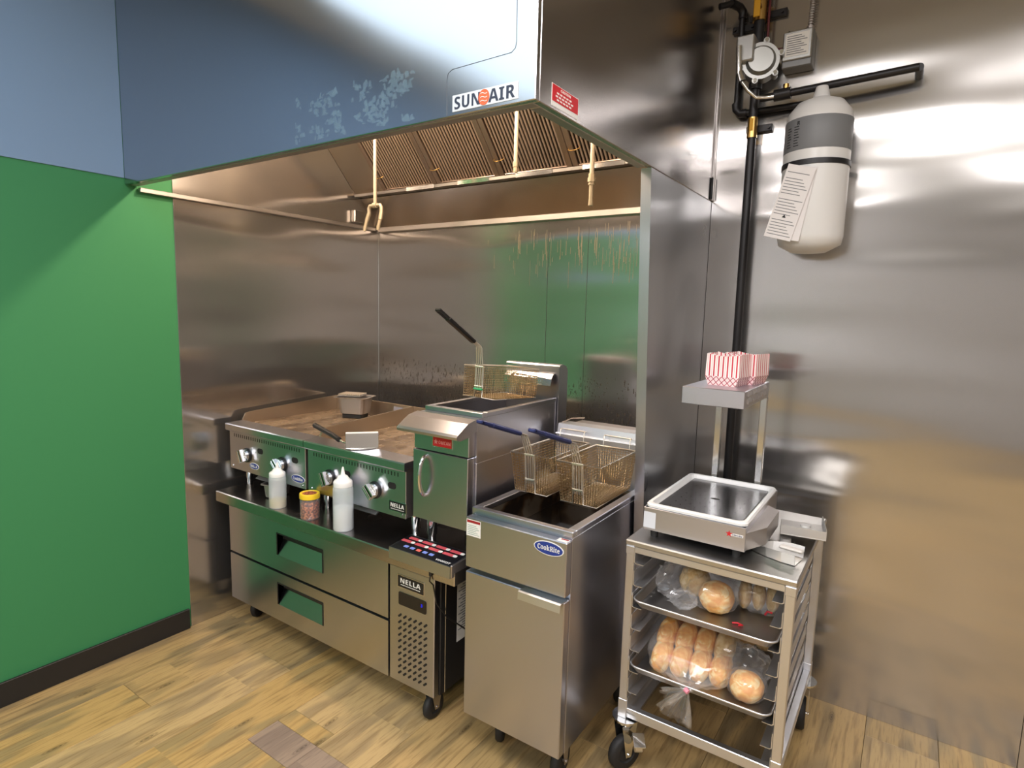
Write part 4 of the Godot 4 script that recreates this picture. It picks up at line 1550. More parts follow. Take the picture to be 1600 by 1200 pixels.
	m.prism(PackedVector2Array([Vector2(wx1, -0.797), Vector2(wx1 + 0.042, -0.7), Vector2(wx1 + 0.042, -0.5), Vector2(wx1, -0.46)]), 0.873, 0.928, Transform3D(Basis(Vector3.RIGHT, Vector3(0, 0, -1), Vector3.UP), Vector3.ZERO))
	part(t, "control_box", m, S_dull)
	m = mb()
	m.box(v3(2.4, 0.912, 0.799), v3(2.441, 0.92, 0.7997))
	part(hs, "badge", m, P_white)
	lettering(hs, "lettering", "OMCAN", v3(2.423, 0.916, 0.7999), FRONT, 0.03, 0.0055, plain("navy badge print", srgb(30, 36, 92), 0.5))
	m = mb()
	var star := PackedVector2Array()
	for i in 10:
		var rr := 0.011 if i % 2 == 0 else 0.0045
		star.append(Vector2(sin(TAU * i / 10.0) * rr, cos(TAU * i / 10.0) * rr))
	m.prism(star, 0.0, 0.0006, Transform3D(Basis(), v3(2.399, 0.917, 0.7998)))
	part(hs, "badge_star", m, C_red)
	m = mb()
	m.box(v3(wx0 + 0.001, 0.876, 0.799), v3(wx0 + 0.042, 0.93, 0.7996))
	part(hs, "clear_label", m, plain("pale label", srgb(208, 212, 218), 0.3))
	for fx: float in [wx0 + 0.03, wx1 - 0.03]:
		for fz: float in [0.77, 0.33]:
			m = mb()
			m.cyl(v3(fx, 0.8402, fz), v3(fx, 0.868, fz), 0.012, 0.014, 12)
			part(t, "foot", m, K_rubber)
	for px: float in [2.2, 2.362]:
		m = mb()
		m.box(v3(px, 0.945, 0.276), v3(px + 0.024, 1.288, 0.299), 0.002)
		m.box(v3(px, 0.9, 0.276), v3(px + 0.024, 0.946, 0.2998))
		part(t, "post", m, S_chrome)
	m = mb()
	m.box(v3(2.177, 1.287, 0.272), v3(2.384, 1.346, 0.655), 0.002)
	var hd := part(t, "heat_head", m, S_app)
	for r in 2:
		for c in 4:
			m = mb()
			m.X = m.X * Transform3D(Basis(Vector3.RIGHT, Vector3.UP, Vector3.BACK), v3(2.384, 1.302 + r * 0.024, 0.335 + c * 0.078))
			m.prism(PackedVector2Array([Vector2(0, 0.016), Vector2(0.0055, 0.003), Vector2(0.0055, 0), Vector2(0, 0)]), 0.0, 0.05)
			part(hd, "louvre", m, S_dull)
	# white pan insert with perforated drain plate
	t = thing("pan_insert", "white rectangular food pan with a dark perforated drain plate on the warmer", "food pan", v3(2.285, 0.945, 0.56))
	pan_tub(t, v3(2.285, 0.9455, 0.553), 0.326, 0.48, 0.03, 0.026, plain("white enamel", srgb(232, 232, 230), 0.25), 0.0, 0.013)
	m = mb()
	m.box(v3(2.147, 0.943, 0.338), v3(2.423, 0.945, 0.768), 0.0008)
	var plate := part(t, "drain_plate", m, steel("drain plate steel", srgb(128, 128, 130), 0.22, 0.0, 0.0))
	m = mb()
	for i in 9:
		for j in 13:
			if (i + j) % 2 == 0:
				m.cyl(v3(2.185 + i * 0.025, 0.9451, 0.38 + j * 0.029), v3(2.185 + i * 0.025, 0.9453, 0.38 + j * 0.029), 0.0024, -1.0, 8)
	m.prism(oval(0.03, 0.018), 0.0, 0.0003, Transform3D(Basis(Vector3.RIGHT, -PI / 2), v3(2.29, 0.9451, 0.56)))
	part(plate, "drain_holes", m, plain("vent hole", srgb(20, 18, 16), 0.8), "", "stuff")
	# folded paper trays on the heat head
	paper_trays()
	scoops()

func sheet_pan(t: Node3D, w: float, l: float, h: float, y: float, c: Vector3) -> void:
	var m := mb()
	var inner := rrect(w - 0.03, l - 0.03, 0.02)
	var outer := rrect(w, l, 0.03)
	var n := inner.size()
	var tri := Geometry2D.triangulate_polygon(inner)
	for i in range(0, tri.size(), 3):
		var a := inner[tri[i]]; var b := inner[tri[i + 1]]; var d := inner[tri[i + 2]]
		m.tri(c + v3(a.x, 0.001, a.y), c + v3(b.x, 0.001, b.y), c + v3(d.x, 0.001, d.y), Vector3.UP, Vector3.UP, Vector3.UP)
		m.tri(c + v3(a.x, 0, a.y), c + v3(b.x, 0, b.y), c + v3(d.x, 0, d.y), Vector3.DOWN, Vector3.DOWN, Vector3.DOWN)
	for i in n:
		var a := inner[i]; var b := inner[(i + 1) % n]
		var p := outer[i]; var q := outer[(i + 1) % n]
		m.quad(c + v3(a.x, 0.001, a.y), c + v3(b.x, 0.001, b.y), c + v3(q.x, h, q.y), c + v3(p.x, h, p.y), v3(-a.x, 0.1, -a.y))
		m.quad(c + v3(a.x, 0, a.y) * 1.0, c + v3(b.x, 0, b.y), c + v3(q.x, h - 0.001, q.y) , c + v3(p.x, h - 0.001, p.y), v3(a.x, -0.1, a.y))
	part(t, "tray_body", m, steel("sheet pan aluminium", srgb(176, 174, 172), 0.36, 0.0, 0.006))
	m = mb()
	var ring := []
	for i in n + 1:
		ring.append(c + v3(outer[i % n].x, h + 0.001, outer[i % n].y))
	m.tube(ring, 0.0035, 6)
	part(t, "rolled_rim", m, S_alu)

func pan_tub(t: Node3D, c: Vector3, w: float, l: float, depth: float, rimw: float, mat: Material, turn: float, rim_h: float) -> void:
	# c: middle of the resting rim's underside
	var m := mb()
	m.X = m.X * Transform3D(Basis(Vector3.UP, turn), c)
	var loops := [
		[rrect(w, l, 0.022), 0.0], [rrect(w + 0.002, l + 0.002, 0.024), rim_h * 0.6], [rrect(w - 0.006, l - 0.006, 0.022), rim_h],
		[rrect(w - rimw * 1.0, l - rimw * 1.0, 0.026), rim_h * 0.95], [rrect(w - rimw * 1.3, l - rimw * 1.3, 0.028), rim_h * 0.1], [rrect(w - rimw * 2.2, l - rimw * 2.2, 0.03), rim_h - depth],
	]
	var n: int = loops[0][0].size()
	for k in loops.size() - 1:
		for i in n:
			var a: Vector2 = loops[k][0][i]; var b: Vector2 = loops[k][0][(i + 1) % n]
			var p: Vector2 = loops[k + 1][0][i]; var q: Vector2 = loops[k + 1][0][(i + 1) % n]
			var s := 1.0 if k < 2 else -1.0
			m.quad(v3(a.x, loops[k][1], a.y), v3(b.x, loops[k][1], b.y), v3(q.x, loops[k + 1][1], q.y), v3(p.x, loops[k + 1][1], p.y), v3(a.x * s, 0.25, a.y * s) if k != 2 else Vector3.UP)
	var bot: PackedVector2Array = loops[-1][0]
	var tri := Geometry2D.triangulate_polygon(bot)
	for i in range(0, tri.size(), 3):
		var a := bot[tri[i]]; var b := bot[tri[i + 1]]; var d := bot[tri[i + 2]]
		var y: float = loops[-1][1]
		m.tri(v3(a.x, y, a.y), v3(b.x, y, b.y), v3(d.x, y, d.y), Vector3.UP, Vector3.UP, Vector3.UP)
	part(t, "tub", m, mat)

func paper_trays() -> void:
	var stripes := painted(64, 8, func(x: int, _y: int) -> Color:
		var u := x / 64.0
		if u < 0.3: return srgb(200, 44, 66)
		if u > 0.6 and u < 0.68: return srgb(226, 140, 146)
		return srgb(246, 240, 234))
	var lattice := painted(32, 32, func(x: int, y: int) -> Color:
		if absi((x + y) % 32 - 16) < 3 or absi((x - y + 64) % 32 - 16) < 3:
			return srgb(150, 40, 58)
		return srgb(238, 206, 204))
	var ms := plain("red striped paper", Color.WHITE, 0.7)
	ms.albedo_texture = stripes
	ms.uv1_scale = Vector3(1.0 / 0.0185, 1.0, 1.0)
	var ml := plain("red lattice paper", Color.WHITE, 0.7)
	ml.albedo_texture = lattice
	ml.uv1_scale = Vector3(1.0 / 0.023, 1.0 / 0.023, 1.0)
	var wh := plain("white paper", srgb(242, 238, 232), 0.8)
	for k in 2:
		var t := thing("paper_food_tray", ["stack of red and white striped paper food trays in front on the heat head", "red and white striped paper food tray behind the front stack on the heat head"][k], "food tray", v3([2.283, 2.318][k], 1.346, [0.505, 0.392][k]), [-0.12, -0.2][k], "striped paper food trays")
		org = Vector3.ZERO
		t.scale = Vector3(0.86, 0.92, 0.9)
		var nest: int = [3, 2][k]
		for s in nest:
			var o := s * 0.0012
			var zf := 0.044 - s * 0.011
			# each tray: two lattice-printed flaps below, striped walls above, open top
			var prof := func(dz: float) -> Array:
				return [Vector2(-0.056, 0.0), Vector2(0.056, 0.0), Vector2(0.07, 0.034), Vector2(0.068, 0.118), Vector2(0.03, 0.113), Vector2(0.0, 0.111), Vector2(-0.03, 0.113), Vector2(-0.066, 0.12), Vector2(-0.07, 0.034)]
			var P: Array = prof.call(0.0)
			var m := MB.new()
			var upper := PackedVector2Array([P[8], P[2], P[3], P[4], P[5], P[6], P[7]])
			m.prism(upper, zf - 0.0012, zf, Transform3D(Basis(), v3(0, 0.0 + o, 0)))
			m.prism(upper, -zf * 0.6 - 0.05, -zf * 0.6 - 0.0488, Transform3D(Basis(), v3(0, o, 0)))
			for sx: float in [-1.0, 1.0]:
				m.quad(v3(sx * 0.07, 0.034 + o, zf), v3(sx * 0.067, 0.118 + o, zf), v3(sx * 0.067, 0.118 + o, -zf * 0.6 - 0.05), v3(sx * 0.07, 0.034 + o, -zf * 0.6 - 0.05), v3(sx, 0, 0))
			part(t, "striped_wall", m, ms)
			m = MB.new()
			var lower := PackedVector2Array([P[0], P[1], P[2], P[8]])
			m.prism(lower, zf - 0.0012, zf, Transform3D(Basis(), v3(0, o, 0)))
			for sx: float in [-1.0, 1.0]:
				m.quad(v3(sx * 0.056, 0.0 + o, zf), v3(sx * 0.07, 0.034 + o, zf), v3(sx * 0.07, 0.034 + o, -zf * 0.6 - 0.05), v3(sx * 0.056, 0.0 + o, -zf * 0.6 - 0.05), v3(sx, -0.5, 0))
			part(t, "lattice_flap", m, ml)
			m = MB.new()
			m.box(v3(-0.056, 0.0002 + o, -zf * 0.6 - 0.05), v3(0.056, 0.0012 + o, zf - 0.0013))
			part(t, "bottom", m, wh)

func scoops() -> void:
	var m: MB
	# fry scoop lying on the cart: tapered trough and a flat grip
	var t := thing("fry_scoop", "pale grey fry scoop lying in front beside the warmer on the cart", "scoop", v3(2.5, 0.8405, 0.69), 0.0, "fry scoops on the cart")
	var sc := steel("scoop aluminium", srgb(214, 212, 208), 0.4, 0.0, 0.0)
	m = mb()
	m.X = m.X * Transform3D(Basis(Vector3.UP, -0.15), v3(2.5, 0.842, 0.69))
	var prof := [[-0.05, 0.012, 0.03], [0.0, 0.03, 0.045], [0.05, 0.04, 0.05], [0.09, 0.04, 0.05]]
	for i in prof.size() - 1:
		var a: Array = prof[i]
		var b: Array = prof[i + 1]
		m.quad(v3(a[0], 0.0, -a[1]), v3(b[0], 0.0, -b[1]), v3(b[0], 0.0, b[1]), v3(a[0], 0.0, a[1]), Vector3.UP)
		for s: float in [-1.0, 1.0]:
			m.quad(v3(a[0], 0, a[1] * s), v3(b[0], 0, b[1] * s), v3(b[0], b[2] * 0.7, b[1] * s * 1.25), v3(a[0], a[2] * 0.7, a[1] * s * 1.25), v3(0, 0, s))
			m.quad(v3(a[0], 0.001, (a[1] - 0.002) * s), v3(b[0], 0.001, (b[1] - 0.002) * s), v3(b[0], b[2] * 0.7, b[1] * s * 1.25 - 0.002 * s), v3(a[0], a[2] * 0.7, a[1] * s * 1.25 - 0.002 * s), v3(0, 0, -s))
			m.quad(v3(a[0], a[2] * 0.7, a[1] * s * 1.25), v3(b[0], b[2] * 0.7, b[1] * s * 1.25), v3(b[0], b[2] * 0.7, b[1] * s * 1.25 - 0.002 * s), v3(a[0], a[2] * 0.7, a[1] * s * 1.25 - 0.002 * s), Vector3.UP)
	part(t, "trough", m, sc)
	m = mb()
	m.X = m.X * Transform3D(Basis(Vector3.UP, -0.15), v3(2.5, 0.842, 0.69))
	m.box(v3(0.03, 0.03, -0.012), v3(0.1, 0.04, 0.012), 0.004)
	part(t, "grip", m, plain("pale grey plastic", srgb(196, 194, 190), 0.45))
	# flat fry bagger behind it
	t = thing("fry_bagger", "flat grey fry bagging scoop leaning behind the fry scoop on the cart", "scoop", v3(2.53, 0.8405, 0.48), 0.0, "fry scoops on the cart")
	m = mb()
	m.X = m.X * Transform3D(Basis(Vector3.UP, 0.15) * Basis(Vector3.RIGHT, -0.12), v3(2.556, 0.868, 0.48))
	m.box(v3(-0.06, 0.0, -0.14), v3(0.075, 0.003, 0.11), 0.001)
	m.box(v3(-0.06, 0.003, 0.107), v3(0.075, 0.03, 0.11), 0.001)
	m.box(v3(0.072, 0.003, -0.14), v3(0.075, 0.035, 0.107), 0.001)
	part(t, "scoop_body", m, sc)
	m = mb()
	m.cyl(v3(2.565, 0.8405, 0.42), v3(2.565, 0.872, 0.42), 0.018, 0.016, 12)
	part(t, "grip", m, mats["pale grey plastic"])
	m = mb()
	m.cyl(v3(2.525, 0.8405, 0.55), v3(2.525, 0.856, 0.55), 0.018, 0.016, 12)
	part(t, "grip", m, mats["pale grey plastic"])

# ---------------------------------------------------------------- pipes and gear on the back wall
func strap(t: Node3D, c: Vector3, w: float) -> void:
	var m := mb()
	m.box(v3(c.x - w, c.y - 0.014, 0.0005), v3(c.x + w, c.y + 0.014, 0.02), 0.002)
	for s: float in [-1.0, 1.0]:
		m.cyl(v3(c.x + s * w * 0.75, c.y, 0.02), v3(c.x + s * w * 0.75, c.y, 0.03), 0.006, -1.0, 8)
	part(t, "wall_strap", m, C_iron)

func build_wall_services() -> void:
	var m: MB
	var z := 0.06
	var yel := plain("yellow valve paint", srgb(214, 160, 30), 0.45)
	var t := thing("gas_pipe", "long black iron gas pipe running down the steel wall behind the cart", "pipe", v3(2.205, 0.35, z))
	m = mb()
	m.cyl(v3(2.205, 0.35, z), v3(2.205, 2.305, z), 0.0165, -1.0, 14)
	m.cyl(v3(2.205, 2.375, z), v3(2.205, 2.49, z), 0.0165, -1.0, 14)
	part(t, "pipe", m, C_iron)
	m = mb()
	m.cyl(v3(2.205, 2.3, z), v3(2.205, 2.32, z), 0.02, -1.0, 14)
	m.cyl(v3(2.205, 2.32, z), v3(2.205, 2.378, z), 0.0195, -1.0, 8)
	part(t, "union", m, C_brass)
	m = mb()
	m.box(v3(2.198, 2.325, z + 0.018), v3(2.212, 2.372, z + 0.022), 0.001)
	part(t, "union_tag", m, yel)
	strap(t, v3(2.222, 2.345, 0), 0.05)
	m = mb()
	m.cyl(v3(2.205, 0.42, z), v3(2.205, 0.45, z), 0.022, -1.0, 8)
	m.tube([v3(2.205, 0.36, z), v3(2.205, 0.3, z), v3(2.2, 0.285, z), v3(2.08, 0.28, z)], 0.0165, 10)
	part(t, "elbow", m, C_iron)
	# mechanical gas valve
	t = thing("gas_valve", "silver mechanical gas shut-off valve with a bolted round cover", "valve", v3(2.205, 2.5, z))
	var cast := plain("cast aluminium", srgb(176, 176, 172), 0.35, 0.9)
	m = mb()
	var B := Transform3D(Basis(Vector3.UP, 0.25), v3(2.225, 2.57, z + 0.03))
	m.X = m.X * B
	m.cyl(v3(0, 0, -0.03), v3(0, 0, 0.03), 0.068, 0.068, 26)
	m.cyl(v3(0, 0, 0.03), v3(0, 0, 0.045), 0.055, 0.045, 26)
	for i in 6:
		var a := TAU * i / 6.0 + 0.3
		m.cyl(v3(cos(a) * 0.074, sin(a) * 0.074, -0.015), v3(cos(a) * 0.074, sin(a) * 0.074, 0.032), 0.011, -1.0, 10)
	var vb := part(t, "valve_body", m, cast)
	m = mb()
	m.X = m.X * B
	for i in 6:
		var a := TAU * i / 6.0 + 0.3
		m = mb()
		m.X = m.X * B
		m.cyl(v3(cos(a) * 0.074, sin(a) * 0.074, 0.032), v3(cos(a) * 0.074, sin(a) * 0.074, 0.04), 0.0075, -1.0, 6)
		part(vb, "bolt", m, S_chrome)
	m = mb()
	m.box(v3(2.148, 2.565, z + 0.01), v3(2.212, 2.66, z + 0.1), 0.004)
	part(t, "actuator_box", m, cast)
	m = mb()
	m.cyl(v3(2.165, 2.52, z + 0.1), v3(2.16, 2.62, z + 0.105), 0.011, 0.012, 8)
	m.cyl(v3(2.178, 2.49, z + 0.1), v3(2.165, 2.53, z + 0.1), 0.014, 0.011, 8)
	m.tube([v3(2.178, 2.488, z + 0.1), v3(2.2, 2.455, z + 0.09), v3(2.228, 2.43, z + 0.075), v3(2.26, 2.427, z + 0.065), v3(2.29, 2.428, z + 0.06)], 0.0075, 8)
	part(t, "cable_conduit", m, S_chrome)
	m = mb()
	m.cyl(v3(2.205, 2.485, z), v3(2.205, 2.51, z), 0.026, -1.0, 8)
	part(t, "pipe_nut", m, C_iron)
	m = mb()
	m.cyl(v3(2.203, 2.625, z), v3(2.203, 2.66, z), 0.028, -1.0, 8)
	part(t, "pipe_nut", m, C_iron)
	# riser above the valve with yellow ball valve
	t = thing("gas_riser", "black gas riser with a yellow ball valve above the silver gas valve", "pipe", v3(2.203, 2.66, z))
	m = mb()
	m.cyl(v3(2.203, 2.66, z), v3(2.203, 3.045, z), 0.02, -1.0, 14)
	part(t, "pipe", m, C_iron)
	m = mb()
	m.cyl(v3(2.203, 2.74, z), v3(2.203, 2.83, z), 0.026, -1.0, 8)
	m.cyl(v3(2.203, 2.785, z + 0.02), v3(2.203, 2.785, z + 0.05), 0.012, -1.0, 10)
	part(t, "ball_valve", m, C_brass)
	m = mb()
	m.box(v3(2.19, 2.74, z + 0.046), v3(2.214, 2.83, z + 0.052), 0.002)
	part(t, "valve_lever", m, yel)
	strap(t, v3(2.225, 2.775, 0), 0.07)
	# red control cable coiling down beside the riser
	t = thing("control_cable", "red and black cable hanging beside the gas riser into the grey box", "cable", v3(2.235, 2.62, z))
	m = mb()
	m.tube([v3(2.236, 3.045, 0.05), v3(2.236, 2.75, 0.055), v3(2.238, 2.65, 0.055), v3(2.25, 2.63, 0.05), v3(2.297, 2.625, 0.045)], 0.005, 8)
	part(t, "cable", m, plain("dark red cable", srgb(92, 28, 30), 0.5))
	# looped conduit coming from the hood
	t = thing("black_conduit", "black pipe looping from the hood side down the wall to a tee", "pipe", v3(2.13, 2.42, z))
	m = mb()
	m.tube([v3(2.062, 2.805, 0.12), v3(2.1, 2.822, 0.085), v3(2.118, 2.822, 0.04), v3(2.128, 2.805, 0.026), v3(2.129, 2.45, 0.026), v3(2.131, 2.428, 0.026), v3(2.142, 2.415, 0.026), v3(2.165, 2.412, 0.026), v3(2.42, 2.412, 0.026)], 0.012, 10)
	part(t, "pipe", m, C_iron)
	m = mb()
	m.tube([v3(2.126, 2.455, 0.026), v3(2.129, 2.43, 0.026), v3(2.145, 2.413, 0.026), v3(2.17, 2.412, 0.026)], 0.0165, 10)
	part(t, "elbow", m, C_iron)
	m = mb()
	m.tube([v3(2.098, 2.822, 0.087), v3(2.118, 2.822, 0.04), v3(2.129, 2.806, 0.026), v3(2.129, 2.78, 0.026)], 0.0165, 10)
	part(t, "elbow", m, C_iron)
	strap(t, v3(2.135, 2.745, 0), 0.045)
	# upper horizontal line with tee and brass plug
	t = thing("discharge_pipe", "thick black horizontal pipe with a tee and brass plug above the white cylinder", "pipe", v3(2.33, 2.43, 0.06))
	m = mb()
	m.cyl(v3(2.235, 2.437, 0.09), v3(2.75, 2.455, 0.09), 0.014, -1.0, 12)
	m.cyl(v3(2.285, 2.439, 0.09), v3(2.345, 2.441, 0.09), 0.022, -1.0, 12)
	m.cyl(v3(2.75, 2.455, 0.09), v3(2.75, 2.455, 0.002), 0.014, -1.0, 12)
	part(t, "pipe", m, C_iron)
	m = mb()
	m.cyl(v3(2.326, 2.455, 0.09), v3(2.326, 2.475, 0.09), 0.012, -1.0, 6)
	part(t, "brass_plug", m, C_brass)
	# grey switch box with a printed label
	t = thing("switch_box", "small grey electrical switch box with a printed label on the steel wall", "electrical box", v3(2.35, 2.57, 0.0))
	m = mb()
	m.box(v3(2.298, 2.54, 0.001), v3(2.405, 2.672, 0.07), 0.004)
	var sb := part(t, "box_body", m, plain("grey cast box", srgb(120, 120, 118), 0.4, 0.6))
	m = mb()
	m.box(v3(2.3, 2.565, 0.0702), v3(2.402, 2.67, 0.078), 0.004)
	part(t, "cover", m, cast)
	m = mb()
	m.box(v3(2.31, 2.578, 0.078), v3(2.392, 2.66, 0.0786))
	var sl := part(t, "label_plate", m, P_white)
	m = mb()
	for i in 9:
		m.box(v3(2.315, 2.585 + i * 0.008, 0.0786), v3(2.385 - (i % 3) * 0.01, 2.588 + i * 0.008, 0.0789))
	part(t, "printed_lines", m, plain("grey print", srgb(120, 122, 124), 0.7))
	m = mb()
	m.cyl(v3(2.385, 2.672, 0.035), v3(2.385, 2.69, 0.035), 0.014, -1.0, 10)
	for i in 40:
		m.cyl(v3(2.385 + i * 0.0003, 2.69 + i * 0.0088, 0.035), v3(2.385 + i * 0.0003, 2.6945 + i * 0.0088, 0.035), 0.0105, 0.0095, 8, false)
	part(t, "flexible_conduit", m, S_dull)
	m = mb()
	m.tube([v3(2.305, 2.672, 0.03), v3(2.303, 2.684, 0.03), v3(2.31, 2.69, 0.03), v3(2.318, 2.684, 0.03), v3(2.316, 2.672, 0.03)], 0.0025, 6)
	part(t, "hanging_eye", m, C_iron)
	# agent cylinder with strap, label and tags
	t = thing("agent_cylinder", "white fire suppression cylinder with a grey label strapped to the steel wall", "cylinder", v3(2.458, 1.83, 0.13))
	var cc := v3(2.458, 1.83, 0.13)
	m = mb()
	m.lathe(cc, [Vector2(0.0, 0.0), Vector2(0.06, 0.004), Vector2(0.107, 0.03), Vector2(0.113, 0.06), Vector2(0.113, 0.47), Vector2(0.106, 0.505), Vector2(0.079, 0.54), Vector2(0.03, 0.56), Vector2(0.02, 0.6), Vector2(0.0, 0.6)], 32)
	part(t, "cylinder_body", m, plain("white enamel paint", srgb(222, 221, 218), 0.35))
	m = mb()
	m.lathe(cc, [Vector2(0.1134, 0.36), Vector2(0.1138, 0.361), Vector2(0.1138, 0.472), Vector2(0.1134, 0.473)], 32)
	var lb := part(t, "cylinder_label", m, plain("grey cylinder label", srgb(120, 122, 124), 0.5))
	m = mb()
	m.lathe(cc, [Vector2(0.1132, 0.305), Vector2(0.1165, 0.306), Vector2(0.1165, 0.324), Vector2(0.1132, 0.325)], 32)
	m.box(v3(2.343, 2.165, 0.002), v3(2.36, 2.185, 0.1))
	part(t, "strap", m, C_iron)
	var lookd := v3(2.8202, 0, 2.6511) - v3(cc.x, 0, cc.z)
	var lz := lookd.normalized()
	var ang := -0.62
	var nrm := Basis(Vector3.UP, ang) * lz
	var lx := Vector3.UP.cross(nrm)
	lettering(t, "lettering", "R", cc + nrm * 0.1142 + v3(0, 0.455, 0), Basis(lx, Vector3.UP, nrm), 0.01, 0.013, P_print)
	m = mb()
	for i in 8:
		for j in 2:
			var d := Basis(Vector3.UP, ang - 0.35 + j * 0.3) * lz
			var sd := Vector3.UP.cross(d)
			var p := cc + d * 0.1141 + v3(0, 0.375 + i * 0.0095, 0)
			m.quad(p - sd * 0.011, p + sd * (0.011 - (i % 3) * 0.003), p + sd * (0.011 - (i % 3) * 0.003) + v3(0, 0.0028, 0), p - sd * 0.011 + v3(0, 0.0028, 0), d)
	part(lb, "printed_lines", m, P_print)
	for k in 2:
		var tt := thing("service_tag", ["white printed service tag hanging at a slant in front of the white cylinder", "white service tag tucked behind the slanted printed tag"][k], "tag", v3(2.42, 2.13, 0.262 - k * 0.008), 0.0, "service tags on the cylinder")
		var tb := Basis(Vector3.BACK, -0.26 + k * 0.1) * Basis(Vector3.UP, 0.12)
		m = mb()
		m.X = Transform3D(tb, Vector3.ZERO)
		m.box(v3(-0.032, -0.26, -0.0005), v3(0.062, 0.0, 0.0005))
		part(tt, "paper", m, plain("tag paper", srgb(226, 222, 220), 0.7))
		if k == 0:
			m = mb()
			m.X = Transform3D(tb, Vector3.ZERO)
			for i in 22:
				if i % 7 == 6: continue
				m.box(v3(-0.026, -0.248 + i * 0.0105, 0.0005), v3(0.056 - (i % 4) * 0.008, -0.2455 + i * 0.0105, 0.0008))
			part(tt, "printed_lines", m, mats["grey print"])
			m = mb()
			m.X = Transform3D(tb, Vector3.ZERO)
			m.prism(PackedVector2Array([Vector2(0.006, -0.184), Vector2(0.02, -0.184), Vector2(0.013, -0.172)]), 0.0005, 0.0009)
			part(tt, "warning_triangle", m, P_print)

# ---------------------------------------------------------------- small things on the line
func squeeze_bottle(label: String, at: Vector3, r: float, h: float, fill: float, liquid: Color) -> void:
	var t := thing("squeeze_bottle", label, "bottle", at, 0.0, "clear squeeze bottles")
	var pl := plain("cloudy plastic", Color(0.9, 0.93, 0.95, 0.45), 0.3)
	pl.transparency = BaseMaterial3D.TRANSPARENCY_ALPHA
	var m := mb()
	m.lathe(at, [Vector2(0.0, 0.0005), Vector2(r * 0.93, 0.0005), Vector2(r, 0.005), Vector2(r, h * 0.62), Vector2(r * 0.97, h * 0.68), Vector2(r * 0.86, h * 0.705)], 28)
	part(t, "bottle_body", m, pl)
	m = mb()
	m.lathe(at, [Vector2(0.0, 0.003), Vector2(r * 0.91, 0.003), Vector2(r * 0.955, 0.006), Vector2(r * 0.955, h * fill), Vector2(0.0, h * fill)], 28)
	var lq := plain("liquid %s" % label.substr(0, 12), liquid, 0.15)
	part(t, "contents", m, lq)
	m = mb()
	m.lathe(at, [Vector2(r * 0.88, h * 0.695), Vector2(r * 0.93, h * 0.7), Vector2(r * 0.93, h * 0.77), Vector2(r * 0.85, h * 0.79), Vector2(r * 0.62, h * 0.815), Vector2(r * 0.45, h * 0.86), Vector2(r * 0.22, h * 0.88), Vector2(r * 0.13, h * 0.97), Vector2(r * 0.08, h), Vector2(0.0, h)], 24)
	part(t, "nozzle_cap", m, plain("milky plastic", srgb(226, 228, 226), 0.35))

